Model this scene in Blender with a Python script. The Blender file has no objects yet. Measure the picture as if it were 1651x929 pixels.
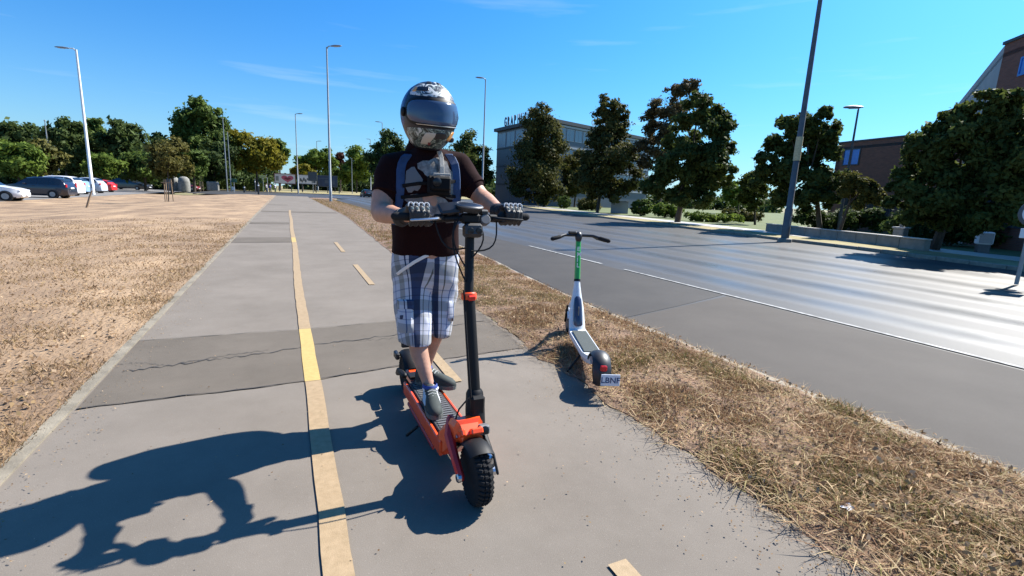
import bpy, bmesh, math, random
import numpy as np
from mathutils import Vector, Matrix, noise as mnoise
random.seed(7); rng = np.random.default_rng(7)
S = bpy.context.scene; COL = S.collection
R = math.radians

# ------------------------------------------------------------------ camera
CAM_H, F_PX, PW, PH = 1.46, 779.0, 1651.0, 929.0
YAW, PITCH, ROLL = R(25.1), R(10.8), R(2.52)
fw = Vector((math.sin(YAW)*math.cos(PITCH), math.cos(YAW)*math.cos(PITCH), -math.sin(PITCH)))
rt0 = Vector((math.cos(YAW), -math.sin(YAW), 0)); up0 = rt0.cross(fw)
rt = rt0*math.cos(ROLL) + up0*math.sin(ROLL); up = up0*math.cos(ROLL) - rt0*math.sin(ROLL)
cam_data = bpy.data.cameras.new('camera'); cam = bpy.data.objects.new('camera', cam_data); COL.objects.link(cam)
mw = Matrix((rt, up, -fw)).transposed().to_4x4(); mw.translation = Vector((0, 0, CAM_H)); cam.matrix_world = mw
cam_data.sensor_width = 36; cam_data.lens = F_PX/PW*36; cam_data.clip_start = .05; cam_data.clip_end = 4000
S.camera = cam

# ------------------------------------------------------------------ sun, sky, exposure
SUN_AZ = math.atan2(.982, .19); SUN_EL = R(45)
SUN = Vector((math.sin(SUN_AZ)*math.cos(SUN_EL), math.cos(SUN_AZ)*math.cos(SUN_EL), math.sin(SUN_EL)))
W = bpy.data.worlds.new('World'); S.world = W; W.use_nodes = True
wn, wl = W.node_tree.nodes, W.node_tree.links
bg = wn['Background']; sky = wn.new('ShaderNodeTexSky'); sky.sky_type = 'NISHITA'; sky.sun_disc = False
sky.sun_elevation = SUN_EL; sky.sun_rotation = SUN_AZ; sky.air_density = 1.3; sky.dust_density = 1.4; sky.ozone_density = 9.0
hs = wn.new('ShaderNodeHueSaturation'); hs.inputs['Saturation'].default_value = 1.03
tint = wn.new('ShaderNodeMix'); tint.data_type = 'RGBA'; tint.blend_type = 'MULTIPLY'; tint.inputs['Factor'].default_value = 1
tint.inputs['B'].default_value = (.42, 1.02, 1.46, 1)          # the camera's cold, saturated rendering of the whole sky
wl.new(sky.outputs[0], tint.inputs['A']); wl.new(tint.outputs['Result'], hs.inputs['Color'])
# thin cirrus: stretched noise over the sky dome
tc = wn.new('ShaderNodeTexCoord'); mp = wn.new('ShaderNodeMapping'); mp.inputs['Rotation'].default_value = (0, 0, R(-30)); mp.inputs['Scale'].default_value = (1.2, 1.6, 17); mp.inputs['Location'].default_value = (.4, .2, 1.1)
nz = wn.new('ShaderNodeTexNoise'); nz.inputs['Scale'].default_value = 2.1; nz.inputs['Detail'].default_value = 5; nz.inputs['Roughness'].default_value = .55
cr = wn.new('ShaderNodeValToRGB'); cr.color_ramp.elements[0].position = .58; cr.color_ramp.elements[1].position = .84
cr.color_ramp.elements[0].color = (0, 0, 0, 1); cr.color_ramp.elements[1].color = (.3, .3, .3, 1)
wl.new(tc.outputs['Generated'], mp.inputs['Vector']); wl.new(mp.outputs[0], nz.inputs['Vector']); wl.new(nz.outputs['Fac'], cr.inputs['Fac'])
# pale haze low on the whole horizon, and the cirrus kept to the lower half of the dome
sp_ = wn.new('ShaderNodeSeparateXYZ'); wl.new(tc.outputs['Generated'], sp_.inputs[0])
def wmath(op, a, b_=None):
    q = wn.new('ShaderNodeMath'); q.operation = op; q.use_clamp = op in ('SUBTRACT',)
    for i, v in enumerate((a, b_)):
        if isinstance(v, (int, float)): q.inputs[i].default_value = v
        elif v is not None: wl.new(v, q.inputs[i])
    return q.outputs[0]
low = wmath('SUBTRACT', 1.0, wmath('ABSOLUTE', sp_.outputs['Z'])); veil = wmath('MULTIPLY', wmath('POWER', low, 9.0), .45)
hz_ = wn.new('ShaderNodeMix'); hz_.data_type = 'RGBA'; hz_.inputs['B'].default_value = (8.2, 11.2, 12.4, 1); wl.new(veil, hz_.inputs['Factor'])
cm = wmath('MULTIPLY', cr.outputs['Color'], wmath('POWER', low, 1.5))
mx = wn.new('ShaderNodeMix'); mx.data_type = 'RGBA'; mx.inputs['B'].default_value = (8.5, 9.3, 9.8, 1)
wl.new(cm, mx.inputs['Factor']); wl.new(hs.outputs['Color'], hz_.inputs['A']); wl.new(hz_.outputs['Result'], mx.inputs['A']); wl.new(mx.outputs['Result'], bg.inputs['Color'])
bg.inputs['Strength'].default_value = .053
sl = bpy.data.lights.new('sun', 'SUN'); so = bpy.data.objects.new('sun', sl); COL.objects.link(so)
sl.energy = 5.0; sl.angle = R(.5); sl.color = (1, .955, .88)
so.rotation_euler = SUN.to_track_quat('Z', 'Y').to_euler(); so.location = (30, 10, 40)
S.view_settings.view_transform = 'Standard'; S.view_settings.look = 'None'; S.view_settings.gamma = 1; S.view_settings.exposure = 1.32
S.view_settings.use_curve_mapping = False
S.cycles.max_bounces = 6; S.cycles.transparent_max_bounces = 6

# ------------------------------------------------------------------ finding places: the photograph's sight lines meet the ground or a distance
def ray(px, py): return fw + rt*((px-PW/2)/F_PX) - up*((py-PH/2)/F_PX)
def G(px, py, z=0.0):
    d = ray(px, py); t = (z-CAM_H)/d.z; return Vector((0, 0, CAM_H)) + d*t
def AY(px, py, Y):
    d = ray(px, py); return Vector((0, 0, CAM_H)) + d*(Y/d.y)
def AD(px, py, D):
    d = ray(px, py); return Vector((0, 0, CAM_H)) + d*(D/math.hypot(d.x, d.y))
def GD(px, D, z=0.0):                       # ground point in the direction of px at distance D
    py = 330.0
    for _ in range(4):
        p = AD(px, py, D); py += (p.z-z)*F_PX/D*.95
    p = AD(px, py, D); p.z = z; return p
def sstep(a, b, x):
    t = min(1, max(0, (x-a)/(b-a))); return t*t*(3-2*t)
def lerp_tab(tab, y):
    for (y0, x0), (y1, x1) in zip(tab, tab[1:]):
        if y <= y1: return x0 + (x1-x0)*max(0, (y-y0))/(y1-y0)
    return tab[-1][1]

# ------------------------------------------------------------------ materials
def nodes_of(m): return m.node_tree.nodes, m.node_tree.links
def mat(name, col, rough=.6, metal=0.0, var=.0, vscale=8.0, bump=0.0, bscale=60.0, spec=.5, trans=0.0, col2=None, coat=0.0, alpha=1.0, vdetail=4, obj_var=0.0, stretch=None):
    m = bpy.data.materials.new(name); m.use_nodes = True; n, l = nodes_of(m); b = n['Principled BSDF']
    b.inputs['Base Color'].default_value = (*col, 1); b.inputs['Roughness'].default_value = rough; b.inputs['Metallic'].default_value = metal
    b.inputs['Specular IOR Level'].default_value = spec; b.inputs['Coat Weight'].default_value = coat; b.inputs['Coat Roughness'].default_value = .08
    b.inputs['Alpha'].default_value = alpha
    t = n.new('ShaderNodeTexCoord'); src = t.outputs['Object']
    if stretch:
        mp_ = n.new('ShaderNodeMapping'); mp_.inputs['Scale'].default_value = stretch; l.new(src, mp_.inputs['Vector']); src = mp_.outputs[0]
    last = None
    if var > 0 or col2:
        z = n.new('ShaderNodeTexNoise'); z.inputs['Scale'].default_value = vscale; z.inputs['Detail'].default_value = vdetail; z.inputs['Roughness'].default_value = .65
        l.new(src, z.inputs['Vector'])
        r = n.new('ShaderNodeValToRGB'); r.color_ramp.elements[0].position = .32; r.color_ramp.elements[1].position = .68
        a = col; c = col2 if col2 else tuple(min(1, v*(1+var)) for v in col)
        if not col2: a = tuple(v*(1-var) for v in col)
        r.color_ramp.elements[0].color = (*a, 1); r.color_ramp.elements[1].color = (*c, 1)
        l.new(z.outputs['Fac'], r.inputs['Fac']); last = r.outputs['Color']; l.new(last, b.inputs['Base Color'])
    if bump > 0:
        z = n.new('ShaderNodeTexNoise'); z.inputs['Scale'].default_value = bscale; z.inputs['Detail'].default_value = 5
        l.new(src, z.inputs['Vector']); bp = n.new('ShaderNodeBump'); bp.inputs['Strength'].default_value = bump; bp.inputs['Distance'].default_value = .02
        l.new(z.outputs['Fac'], bp.inputs['Height']); l.new(bp.outputs[0], b.inputs['Normal'])
    return m

def asphalt(name, dark, light, blotch=1.2, grain=260, streaks=None, rough=.75, bump=.25, warm=None):
    m = bpy.data.materials.new(name); m.use_nodes = True; n, l = nodes_of(m); b = n['Principled BSDF']
    t = n.new('ShaderNodeTexCoord')
    def noise(s, d=4, r_=.6):
        z = n.new('ShaderNodeTexNoise'); z.inputs['Scale'].default_value = s; z.inputs['Detail'].default_value = d; z.inputs['Roughness'].default_value = r_
        l.new(t.outputs['Object'], z.inputs['Vector']); return z.outputs['Fac']
    def math_(op, a, c):
        q = n.new('ShaderNodeMath'); q.operation = op
        for i, v in enumerate((a, c)):
            if isinstance(v, (int, float)): q.inputs[i].default_value = v
            else: l.new(v, q.inputs[i])
        return q.outputs[0]
    f = math_('ADD', math_('MULTIPLY', noise(blotch, 9, .7), .5), math_('MULTIPLY', noise(grain, 3, .85), .5))
    r = n.new('ShaderNodeValToRGB'); e = r.color_ramp.elements; e[0].position = .34; e[1].position = .66; e[0].color = (*dark, 1); e[1].color = (*light, 1)
    l.new(f, r.inputs['Fac'])
    # pale specks of stone and dark pits
    v = n.new('ShaderNodeTexVoronoi'); v.inputs['Scale'].default_value = 62; l.new(t.outputs['Object'], v.inputs['Vector'])
    s = n.new('ShaderNodeValToRGB'); s.color_ramp.elements[0].position = .0; s.color_ramp.elements[1].position = .17
    s.color_ramp.elements[0].color = (1, 1, 1, 1); s.color_ramp.elements[1].color = (0, 0, 0, 1); l.new(v.outputs['Distance'], s.inputs['Fac'])
    x = n.new('ShaderNodeMix'); x.data_type = 'RGBA'; l.new(math_('MULTIPLY', s.outputs['Color'], .42), x.inputs['Factor']); l.new(r.outputs['Color'], x.inputs['A']); x.inputs['B'].default_value = (*[min(1, q*1.7) for q in light], 1)
    l.new(x.outputs['Result'], b.inputs['Base Color'])
    bp = n.new('ShaderNodeBump'); bp.inputs['Strength'].default_value = bump; bp.inputs['Distance'].default_value = .008
    l.new(noise(190, 3, .7), bp.inputs['Height']); l.new(bp.outputs[0], b.inputs['Normal'])
    b.inputs['Roughness'].default_value = rough; b.inputs['Specular IOR Level'].default_value = .16
    if streaks:
        # tyre-polished wheel tracks run along the road (object Y): smoother stone there
        sx = n.new('ShaderNodeSeparateXYZ'); l.new(t.outputs['Object'], sx.inputs[0])
        wob = math_('ADD', sx.outputs['X'], math_('MULTIPLY', math_('SUBTRACT', noise(.25, 2), .5), .45))
        tot = None
        for (x0, w_, a_) in streaks:
            d = math_('DIVIDE', math_('SUBTRACT', wob, x0), w_)
            g = math_('MULTIPLY', math_('POWER', 2.718, math_('MULTIPLY', math_('MULTIPLY', d, d), -1)), a_)
            tot = g if tot is None else math_('MAXIMUM', tot, g)
        tot = math_('MAXIMUM', math_('MULTIPLY', tot, math_('ADD', .72, math_('MULTIPLY', noise(.35, 3), .56))), .34)
        q = math_('MULTIPLY', tot, math_('ADD', .68, math_('ADD', math_('MULTIPLY', noise(1.1, 8, .75), .25), math_('MULTIPLY', noise(70, 3, .85), .55))))
        l.new(math_('SUBTRACT', rough, math_('MULTIPLY', q, .33)), b.inputs['Roughness'])
        l.new(math_('ADD', .0, math_('MULTIPLY', q, .72)), b.inputs['Specular IOR Level'])
        pl = n.new('ShaderNodeMix'); pl.data_type = 'RGBA'; l.new(math_('MULTIPLY', q, .6), pl.inputs['Factor']); l.new(x.outputs['Result'], pl.inputs['A']); pl.inputs['B'].default_value = (.075, .071, .066, 1)  # bands also get a paler base colour, painting in part of the sun glare
        l.new(pl.outputs['Result'], b.inputs['Base Color'])
    return m

def leaf_mat(name, a, c, tr=.35, scale=.5):
    m = bpy.data.materials.new(name); m.use_nodes = True; n, l = nodes_of(m); b = n['Principled BSDF']; out = n['Material Output']
    t = n.new('ShaderNodeTexCoord'); z = n.new('ShaderNodeTexNoise'); z.inputs['Scale'].default_value = scale; z.inputs['Detail'].default_value = 6; z.inputs['Roughness'].default_value = .75
    l.new(t.outputs['Object'], z.inputs['Vector'])
    r = n.new('ShaderNodeValToRGB'); e = r.color_ramp.elements; e[0].position = .38; e[1].position = .64; e[0].color = (*a, 1); e[1].color = (*c, 1); l.new(z.outputs['Fac'], r.inputs['Fac'])
    l.new(r.outputs['Color'], b.inputs['Base Color']); b.inputs['Roughness'].default_value = .7; b.inputs['Specular IOR Level'].default_value = .15
    td = n.new('ShaderNodeBsdfTranslucent'); l.new(r.outputs['Color'], td.inputs['Color']); ms = n.new('ShaderNodeMixShader'); ms.inputs['Fac'].default_value = tr
    l.new(b.outputs[0], ms.inputs[1]); l.new(td.outputs[0], ms.inputs[2]); l.new(ms.outputs[0], out.inputs['Surface'])
    return m

def grass_mat(name, cols, tr=.3):
    m = bpy.data.materials.new(name); m.use_nodes = True; n, l = nodes_of(m); b = n['Principled BSDF']; out = n['Material Output']
    at = n.new('ShaderNodeAttribute'); at.attribute_name = 'tone'
    r = n.new('ShaderNodeValToRGB'); e = r.color_ramp.elements
    while len(e) < len(cols): e.new(.5)
    for i, cc in enumerate(cols): e[i].position = i/(len(cols)-1); e[i].color = (*cc, 1)
    l.new(at.outputs['Fac'], r.inputs['Fac']); l.new(r.outputs['Color'], b.inputs['Base Color']); b.inputs['Roughness'].default_value = .75; b.inputs['Specular IOR Level'].default_value = .08
    td = n.new('ShaderNodeBsdfTranslucent'); l.new(r.outputs['Color'], td.inputs['Color']); ms = n.new('ShaderNodeMixShader'); ms.inputs['Fac'].default_value = tr
    l.new(b.outputs[0], ms.inputs[1]); l.new(td.outputs[0], ms.inputs[2]); l.new(ms.outputs[0], out.inputs['Surface'])
    return m

# ------------------------------------------------------------------ mesh tools
class MB:
    def __init__(s): s.v = []; s.f = []; s.mi = []
    def add(s, vs, fs, M=None, mi=0):
        o = len(s.v)
        s.v += [tuple(M @ Vector(p)) if M else tuple(p) for p in vs]
        for f in fs: s.f.append(tuple(i+o for i in f)); s.mi.append(mi)
        return s
    def box(s, c, d, M=None, ch=0.0, mi=0):
        hx, hy, hz = d[0]/2, d[1]/2, d[2]/2; k = min(ch, hx*.9, hy*.9, hz*.9)
        if k <= 0:
            vs = [(c[0]+x*hx, c[1]+y*hy, c[2]+z*hz) for x in (-1, 1) for y in (-1, 1) for z in (-1, 1)]
            return s.add(vs, [(0,1,3,2), (4,6,7,5), (0,4,5,1), (2,3,7,6), (0,2,6,4), (1,5,7,3)], M, mi)
        vs = []; idx = {}
        for x in (-1, 1):
            for y in (-1, 1):
                for z in (-1, 1):
                    for ax in range(3):
                        p = [x*hx, y*hy, z*hz]
                        for a2 in range(3):
                            if a2 != ax: p[a2] -= (x, y, z)[a2]*k
                        idx[(x, y, z, ax)] = len(vs); vs.append((c[0]+p[0], c[1]+p[1], c[2]+p[2]))
        fs = []; q = [(-1, -1), (1, -1), (1, 1), (-1, 1)]
        for ax in range(3):
            for sg in (-1, 1):
                f = []
                for u, w in q:
                    key = [0, 0, 0]; key[ax] = sg; key[(ax+1) % 3] = u; key[(ax+2) % 3] = w
                    f.append(idx[(*key, ax)])
                fs.append(tuple(f if sg > 0 else f[::-1]))
        for a in range(3):
            b_, c_ = (a+1) % 3, (a+2) % 3
            for u in (-1, 1):
                for w in (-1, 1):
                    def kk(t, ax):
                        key = [0, 0, 0]; key[a] = t; key[b_] = u; key[c_] = w; return idx[(*key, ax)]
                    f = (kk(-1, b_), kk(1, b_), kk(1, c_), kk(-1, c_)); fs.append(f if u*w > 0 else f[::-1])
        for x in (-1, 1):
            for y in (-1, 1):
                for z in (-1, 1):
                    f = tuple(idx[(x, y, z, ax)] for ax in range(3)); fs.append(f if x*y*z > 0 else f[::-1])
        return s.add(vs, fs, M, mi)
    def rings(s, rs, closed=True, caps=True, M=None, mi=0):
        o = len(s.v); n = len(rs[0])
        for r_ in rs: s.v += [tuple(M @ Vector(p)) if M else tuple(p) for p in r_]
        for i in range(len(rs)-1):
            for j in range(n if closed else n-1):
                a = o+i*n+j; b_ = o+i*n+(j+1) % n; s.f.append((a, b_, b_+n, a+n)); s.mi.append(mi)
        if caps and closed:
            s.f.append(tuple(o+j for j in range(n))[::-1]); s.mi.append(mi)
            s.f.append(tuple(o+(len(rs)-1)*n+j for j in range(n))); s.mi.append(mi)
        return s
    def tube(s, pts, rad, seg=10, round_ends=False, mi=0, M=None, flat=1.0):
        pts = [Vector(p) for p in pts]
        if not hasattr(rad, '__len__'): rad = [rad]*len(pts)
        rad = list(rad)
        if round_ends:
            d0 = (pts[0]-pts[1]).normalized(); d1 = (pts[-1]-pts[-2]).normalized(); P0, P1, r0, r1 = pts[0], pts[-1], rad[0], rad[-1]
            pts = [P0+d0*r0*.98, P0+d0*r0*.75] + pts + [P1+d1*r1*.75, P1+d1*r1*.98]; rad = [r0*.2, r0*.66] + rad + [r1*.66, r1*.2]
        d = (pts[1]-pts[0]).normalized(); u = d.orthogonal().normalized()
        if abs(d.z) < .9: u = (Vector((0, 0, 1))-d*d.z).normalized()
        rs = []
        for i, p in enumerate(pts):
            if i == 0: t = pts[1]-pts[0]
            elif i == len(pts)-1: t = pts[-1]-pts[-2]
            else: t = (pts[i+1]-pts[i]).normalized()+(pts[i]-pts[i-1]).normalized()
            t.normalize(); u = (u-t*u.dot(t)).normalized(); w = t.cross(u)
            rs.append([p+(u*math.cos(2*math.pi*k/seg)*flat+w*math.sin(2*math.pi*k/seg))*rad[i] for k in range(seg)])
        return s.rings(rs, M=M, mi=mi)
    def lathe(s, prof, seg=24, M=None, caps=True, mi=0):      # prof: (radius, height) about local Z
        return s.rings([[(r_*math.cos(2*math.pi*k/seg), r_*math.sin(2*math.pi*k/seg), h) for k in range(seg)] for r_, h in prof], caps=caps, M=M, mi=mi)
    def ball(s, c, r_, seg=12, M=None, mi=0):
        if not hasattr(r_, '__len__'): r_ = (r_, r_, r_)
        rs = []
        n = max(4, seg//2)
        for i in range(n+1):
            th = math.pi*(.02+.96*i/n)
            rs.append([(c[0]+r_[0]*math.sin(th)*math.cos(2*math.pi*k/seg), c[1]+r_[1]*math.sin(th)*math.sin(2*math.pi*k/seg), c[2]-r_[2]*math.cos(th)) for k in range(seg)])
        return s.rings(rs, M=M, mi=mi)
    def prism(s, outline, h0, h1, M=None, mi=0):              # outline in local XY
        n = len(outline)
        return s.add([(x, y, h0) for x, y in outline]+[(x, y, h1) for x, y in outline],
                     [tuple(range(n))[::-1], tuple(range(n, 2*n))]+[(i, (i+1) % n, n+(i+1) % n, n+i) for i in range(n)], M, mi)
    def quad(s, a, b, c, d, mi=0): return s.add([a, b, c, d], [(0, 1, 2, 3)], None, mi)
    def mesh(s, name, mats, smooth=False):
        me = bpy.data.meshes.new(name); me.from_pydata(s.v, [], s.f)
        for m in (mats if isinstance(mats, (list, tuple)) else [mats]): me.materials.append(m)
        if any(s.mi): me.polygons.foreach_set('material_index', s.mi)
        bm = bmesh.new(); bm.from_mesh(me); bmesh.ops.recalc_face_normals(bm, faces=bm.faces); bm.to_mesh(me); bm.free()
        if smooth: me.shade_smooth(); me.set_sharp_from_angle(angle=R(40))
        return me
    def obj(s, name, mats, parent=None, smooth=False, loc=None, **kw):
        return link(name, s.mesh(name, mats, smooth), parent, loc, **kw)
def link(name, data, parent=None, loc=None, label=None, cat=None, group=None, kind=None, rot=None):
    o = bpy.data.objects.new(name, data); COL.objects.link(o)
    if parent: o.parent = parent
    if loc is not None: o.location = loc
    if rot is not None: o.rotation_euler = rot
    return tag(o, label, cat, group, kind)
def tag(o, label=None, cat=None, group=None, kind=None):
    if label: o['label'] = label
    if cat: o['category'] = cat
    if group: o['group'] = group
    if kind: o['kind'] = kind
    return o
def thing(name, label, cat, loc=(0, 0, 0), rotz=0.0, group=None): return link(name, None, None, loc, label, cat, group, None, (0, 0, rotz))
KIDS = {}
def copy_tree(o, parent=None):
    if not KIDS:
        for q in S.objects:
            if q.parent: KIDS.setdefault(q.parent.name, []).append(q)
    c = o.copy(); COL.objects.link(c)
    if parent: c.parent = parent
    for ch in [q for q in S.objects if q.parent == o]: copy_tree(ch, c)
    return c
def place(o, loc, rotz, label): o.location = loc; o.rotation_euler = (0, 0, rotz); o['label'] = label; return o
def np_mesh(name, V, F, mats, attr=None):
    me = bpy.data.meshes.new(name); nv, nf, k = len(V), len(F), F.shape[1]
    me.vertices.add(nv); me.vertices.foreach_set('co', np.ascontiguousarray(V, dtype=np.float32).ravel())
    me.loops.add(nf*k); me.loops.foreach_set('vertex_index', np.ascontiguousarray(F, dtype=np.int32).ravel())
    me.polygons.add(nf); me.polygons.foreach_set('loop_start', np.arange(0, nf*k, k, dtype=np.int32))
    me.update(calc_edges=True); me.materials.append(mats)
    if attr is not None:
        a = me.attributes.new('tone', 'FLOAT', 'POINT'); a.data.foreach_set('value', attr.astype(np.float32))
    return me
def fused(mb, voxel, smooth_it=6, wrinkle=0.0, wscale=8.0, wfn=None, factor=.5):
    """closed overlapping shapes -> one continuous skin"""
    me = mb.mesh('tmp', M['skin']); o = bpy.data.objects.new('tmp', me); COL.objects.link(o)
    md = o.modifiers.new('r', 'REMESH'); md.mode = 'VOXEL'; md.voxel_size = voxel
    sm = o.modifiers.new('s', 'SMOOTH'); sm.iterations = smooth_it; sm.factor = factor
    dg = bpy.context.evaluated_depsgraph_get(); r_ = bpy.data.meshes.new_from_object(o.evaluated_get(dg))
    bpy.data.objects.remove(o); bpy.data.meshes.remove(me); r_.materials.clear()
    if wrinkle:
        nrm = [v.normal.copy() for v in r_.vertices]
        for v, n_ in zip(r_.vertices, nrm):
            if wfn: a = wfn(v.co)
            else: a = mnoise.noise(v.co*wscale)+.5*mnoise.noise(v.co*wscale*2.3)
            v.co += n_*a*wrinkle
    r_.shade_smooth(); return r_
M = {}
WORLD = set()
_link0 = link
def link(name, data, parent=None, loc=None, label=None, cat=None, group=None, kind=None, rot=None):
    if parent is not None and loc is None and parent.name in WORLD: loc = -parent.location
    return _link0(name, data, parent, loc, label, cat, group, kind, rot)
def wthing(name, label, cat, loc, group=None):     # its parts are written in world coordinates
    o = thing(name, label, cat, loc, 0, group); WORLD.add(o.name); return o

# ------------------------------------------------------------------ palette
M['path'] = asphalt('path asphalt', (.118, .101, .083), (.195, .169, .142), .9, 240, bump=.22, rough=.85)
M['patch'] = asphalt('patch asphalt', (.085, .072, .057), (.135, .114, .092), 1.4, 240, bump=.25, rough=.82)
M['road'] = asphalt('road asphalt', (.026, .025, .024), (.05, .048, .046), .6, 160, rough=.66, bump=.2,
    streaks=[(8.15, .62, .95), (9.98, .74, 1.0), (11.98, .70, .95), (14.2, 1.0, 1.0), (17.2, 1.5, .95)])
M['roadpatch'] = asphalt('road repair asphalt', (.034, .031, .028), (.06, .054, .048), .9, 160, rough=.7, bump=.2)
M['gutter'] = asphalt('parking lane asphalt', (.052, .045, .039), (.082, .072, .062), .7, 160, rough=.8, bump=.2)
M['lot'] = asphalt('car park asphalt', (.13, .125, .12), (.2, .19, .18), .4, 60, rough=.9, bump=.1)
M['kerb'] = mat('kerb concrete', (.24, .21, .165), .85, var=.22, vscale=6, bump=.3, bscale=90)
M['edging'] = mat('edging concrete', (.18, .155, .115), .9, var=.3, vscale=5, bump=.3, bscale=90)
M['yellow'] = mat('worn yellow paint', (.235, .165, .088), .75, vscale=24, col2=(.31, .22, .125), vdetail=8, bump=.15, bscale=200)
M['yellow2'] = mat('fresh yellow paint', (.36, .25, .08), .65, vscale=30, col2=(.44, .31, .105), vdetail=8, bump=.15, bscale=200)
M['white'] = mat('worn white paint', (.075, .075, .074), .75, vscale=9, col2=(.36, .36, .35), vdetail=9)
M['seam'] = mat('pale tar seam', (.10, .095, .088), .8, vscale=6, col2=(.17, .16, .15))
M['crack'] = mat('dark crack', (.035, .033, .032), .95)
M['soil'] = mat('dry soil', (.075, .045, .029), .95, vscale=5, col2=(.25, .155, .10), vdetail=9, bump=.9, bscale=28)
M['lawn'] = mat('scorched lawn', (.125, .077, .044), .95, vscale=.7, col2=(.35, .237, .136), vdetail=15, bump=1.0, bscale=30, stretch=(1, .5, 1))
M['verge'] = mat('far verge', (.16, .135, .06), .95, vscale=1.2, col2=(.30, .25, .11), vdetail=10, bump=.7, bscale=25)
M['green'] = mat('park lawn', (.045, .07, .018), .95, vscale=.5, col2=(.12, .135, .04), vdetail=10, bump=.7, bscale=25)
M['land'] = mat('far ground', (.12, .115, .05), .95, vscale=.05, col2=(.22, .19, .09), vdetail=10)
M['slab'] = mat('pavement concrete', (.36, .335, .30), .48, spec=.7, var=.15, vscale=1.5, bump=.2, bscale=70)
M['straw'] = grass_mat('dry straw', [(.11, .058, .032), (.25, .142, .08), (.38, .24, .135), (.17, .15, .05), (.15, .15, .042), (.54, .40, .24)])
M['dry'] = grass_mat('dry mown grass', [(.14, .084, .046), (.23, .147, .082), (.32, .21, .122), (.22, .155, .07), (.45, .325, .205)])
M['skin'] = mat('skin', (.40, .215, .145), .55, var=.12, vscale=25, bump=.08, bscale=260, spec=.4)

# ------------------------------------------------------------------ ground
KN = [(-30, 3.75), (0, 3.72), (5, 3.72), (7, 3.85), (10, 4.15), (17.5, 4.75), (26, 5.15), (38, 5.25), (64, 5.25), (72, 6.4), (80, 9.5)]
KF = [(-30, 20.0), (4, 19.3), (9, 20.4), (12.6, 21.2), (15, 21.4), (20.4, 22.3), (33, 24.6), (43, 26), (62, 30), (82, 35), (100, 38)]
PR = [(-30, 2.13), (4, 2.12), (5.3, 2.2), (12, 2.26), (18, 2.5), (27, 2.85), (68, 2.8), (80, 2.9)]
PL = [(-30, -1.28), (6, -1.29), (15, -1.32), (68, -1.5), (80, -1.5)]
ROAD_Z = -.10
def land_z(x, y):
    return -.22 - .42*sstep(-7, -14, x)*sstep(6, 24, y) + .0
def sheet(name, xs, ys, zf, m, kind='structure', parent=None):
    b = MB(); n = len(ys)
    for x in xs:
        for y in ys: b.v.append((x, y, zf(x, y)))
    for i in range(len(xs)-1):
        for j in range(n-1): b.f.append((i*n+j, (i+1)*n+j, (i+1)*n+j+1, i*n+j+1)); b.mi.append(0)
    return b.obj(name, m, parent, kind=kind if not parent else None, smooth=True)
gx = [-1800, -700, -300, -150, -90, -60, -40, -30, -24, -20, -17, -14, -12, -10, -8.5, -7, -5, 0, 20, 60, 120, 300, 700, 1800]
gy = [-300, -60, -15, 0, 6, 10, 14, 18, 22, 26, 40, 60, 80, 100, 140, 200, 350, 700, 1500, 3000]
sheet('ground', gx, gy, land_z, M['land'])
def strip(name, tabL, tabR, ys, ztop, m, thick=.12, kind='structure', parent=None, nx=1, dz=None):
    b = MB(); rs = []
    for y in ys:
        xl = lerp_tab(tabL, y); xr = lerp_tab(tabR, y); row = [(xl, y, ztop-thick)]
        for k in range(nx+1):
            x = xl+(xr-xl)*k/nx; row.append((x, y, ztop+(dz(x, y) if dz else 0)))
        row.append((xr, y, ztop-thick)); rs.append(row)
    b.rings(rs, closed=False)
    return b.obj(name, m, parent, smooth=False, kind=kind if not parent else None)
def off(tab, d): return [(y, x+d) for y, x in tab]
yy = [-30, -12, -4, -1, 0, 1, 2, 3, 4, 5, 6, 7, 8, 10, 12, 15, 18, 22, 27, 32, 38, 45, 54, 64, 68, 72, 76, 80]
path = strip('cycle_path', PL, PR, yy, 0.0, M['path'])
strip('path_edging', off(PL, -.075), PL, [y for y in yy], .012, M['edging'], .14)
lawn_z = lambda x, y: .0 - .42*sstep(-5, -13, x)*sstep(10, 30, y) + .018*mnoise.noise((x*.9, y*.9, 0)) + .05*mnoise.noise((x*.16, y*.16, 3))*sstep(-3, -6, x)
lx = list(np.concatenate([[-95, -60, -45, -34, -26, -21, -17], np.arange(-14, -1.9, .35), [-1.65, -1.37]])); ly = list(np.concatenate([[-12, -5], np.arange(-1, 16, .4), np.arange(16, 40, 1.5), np.arange(41, 86, 4.5)]))
def lz(x, y): return lawn_z(x, y) if x < -1.5 else .004
sheet('dry_lawn', lx, ly, lz, M['lawn'])
# car park beyond the lawn
b = MB(); pz = -.40
b.add([(-17.5, 40, pz-.005), (-95, 33, pz-.005), (-95, 150, pz-.005), (-17.5, 150, pz-.005)], [(0, 1, 2, 3)]); b.obj('car_park', M['lot'], kind='structure')
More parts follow.
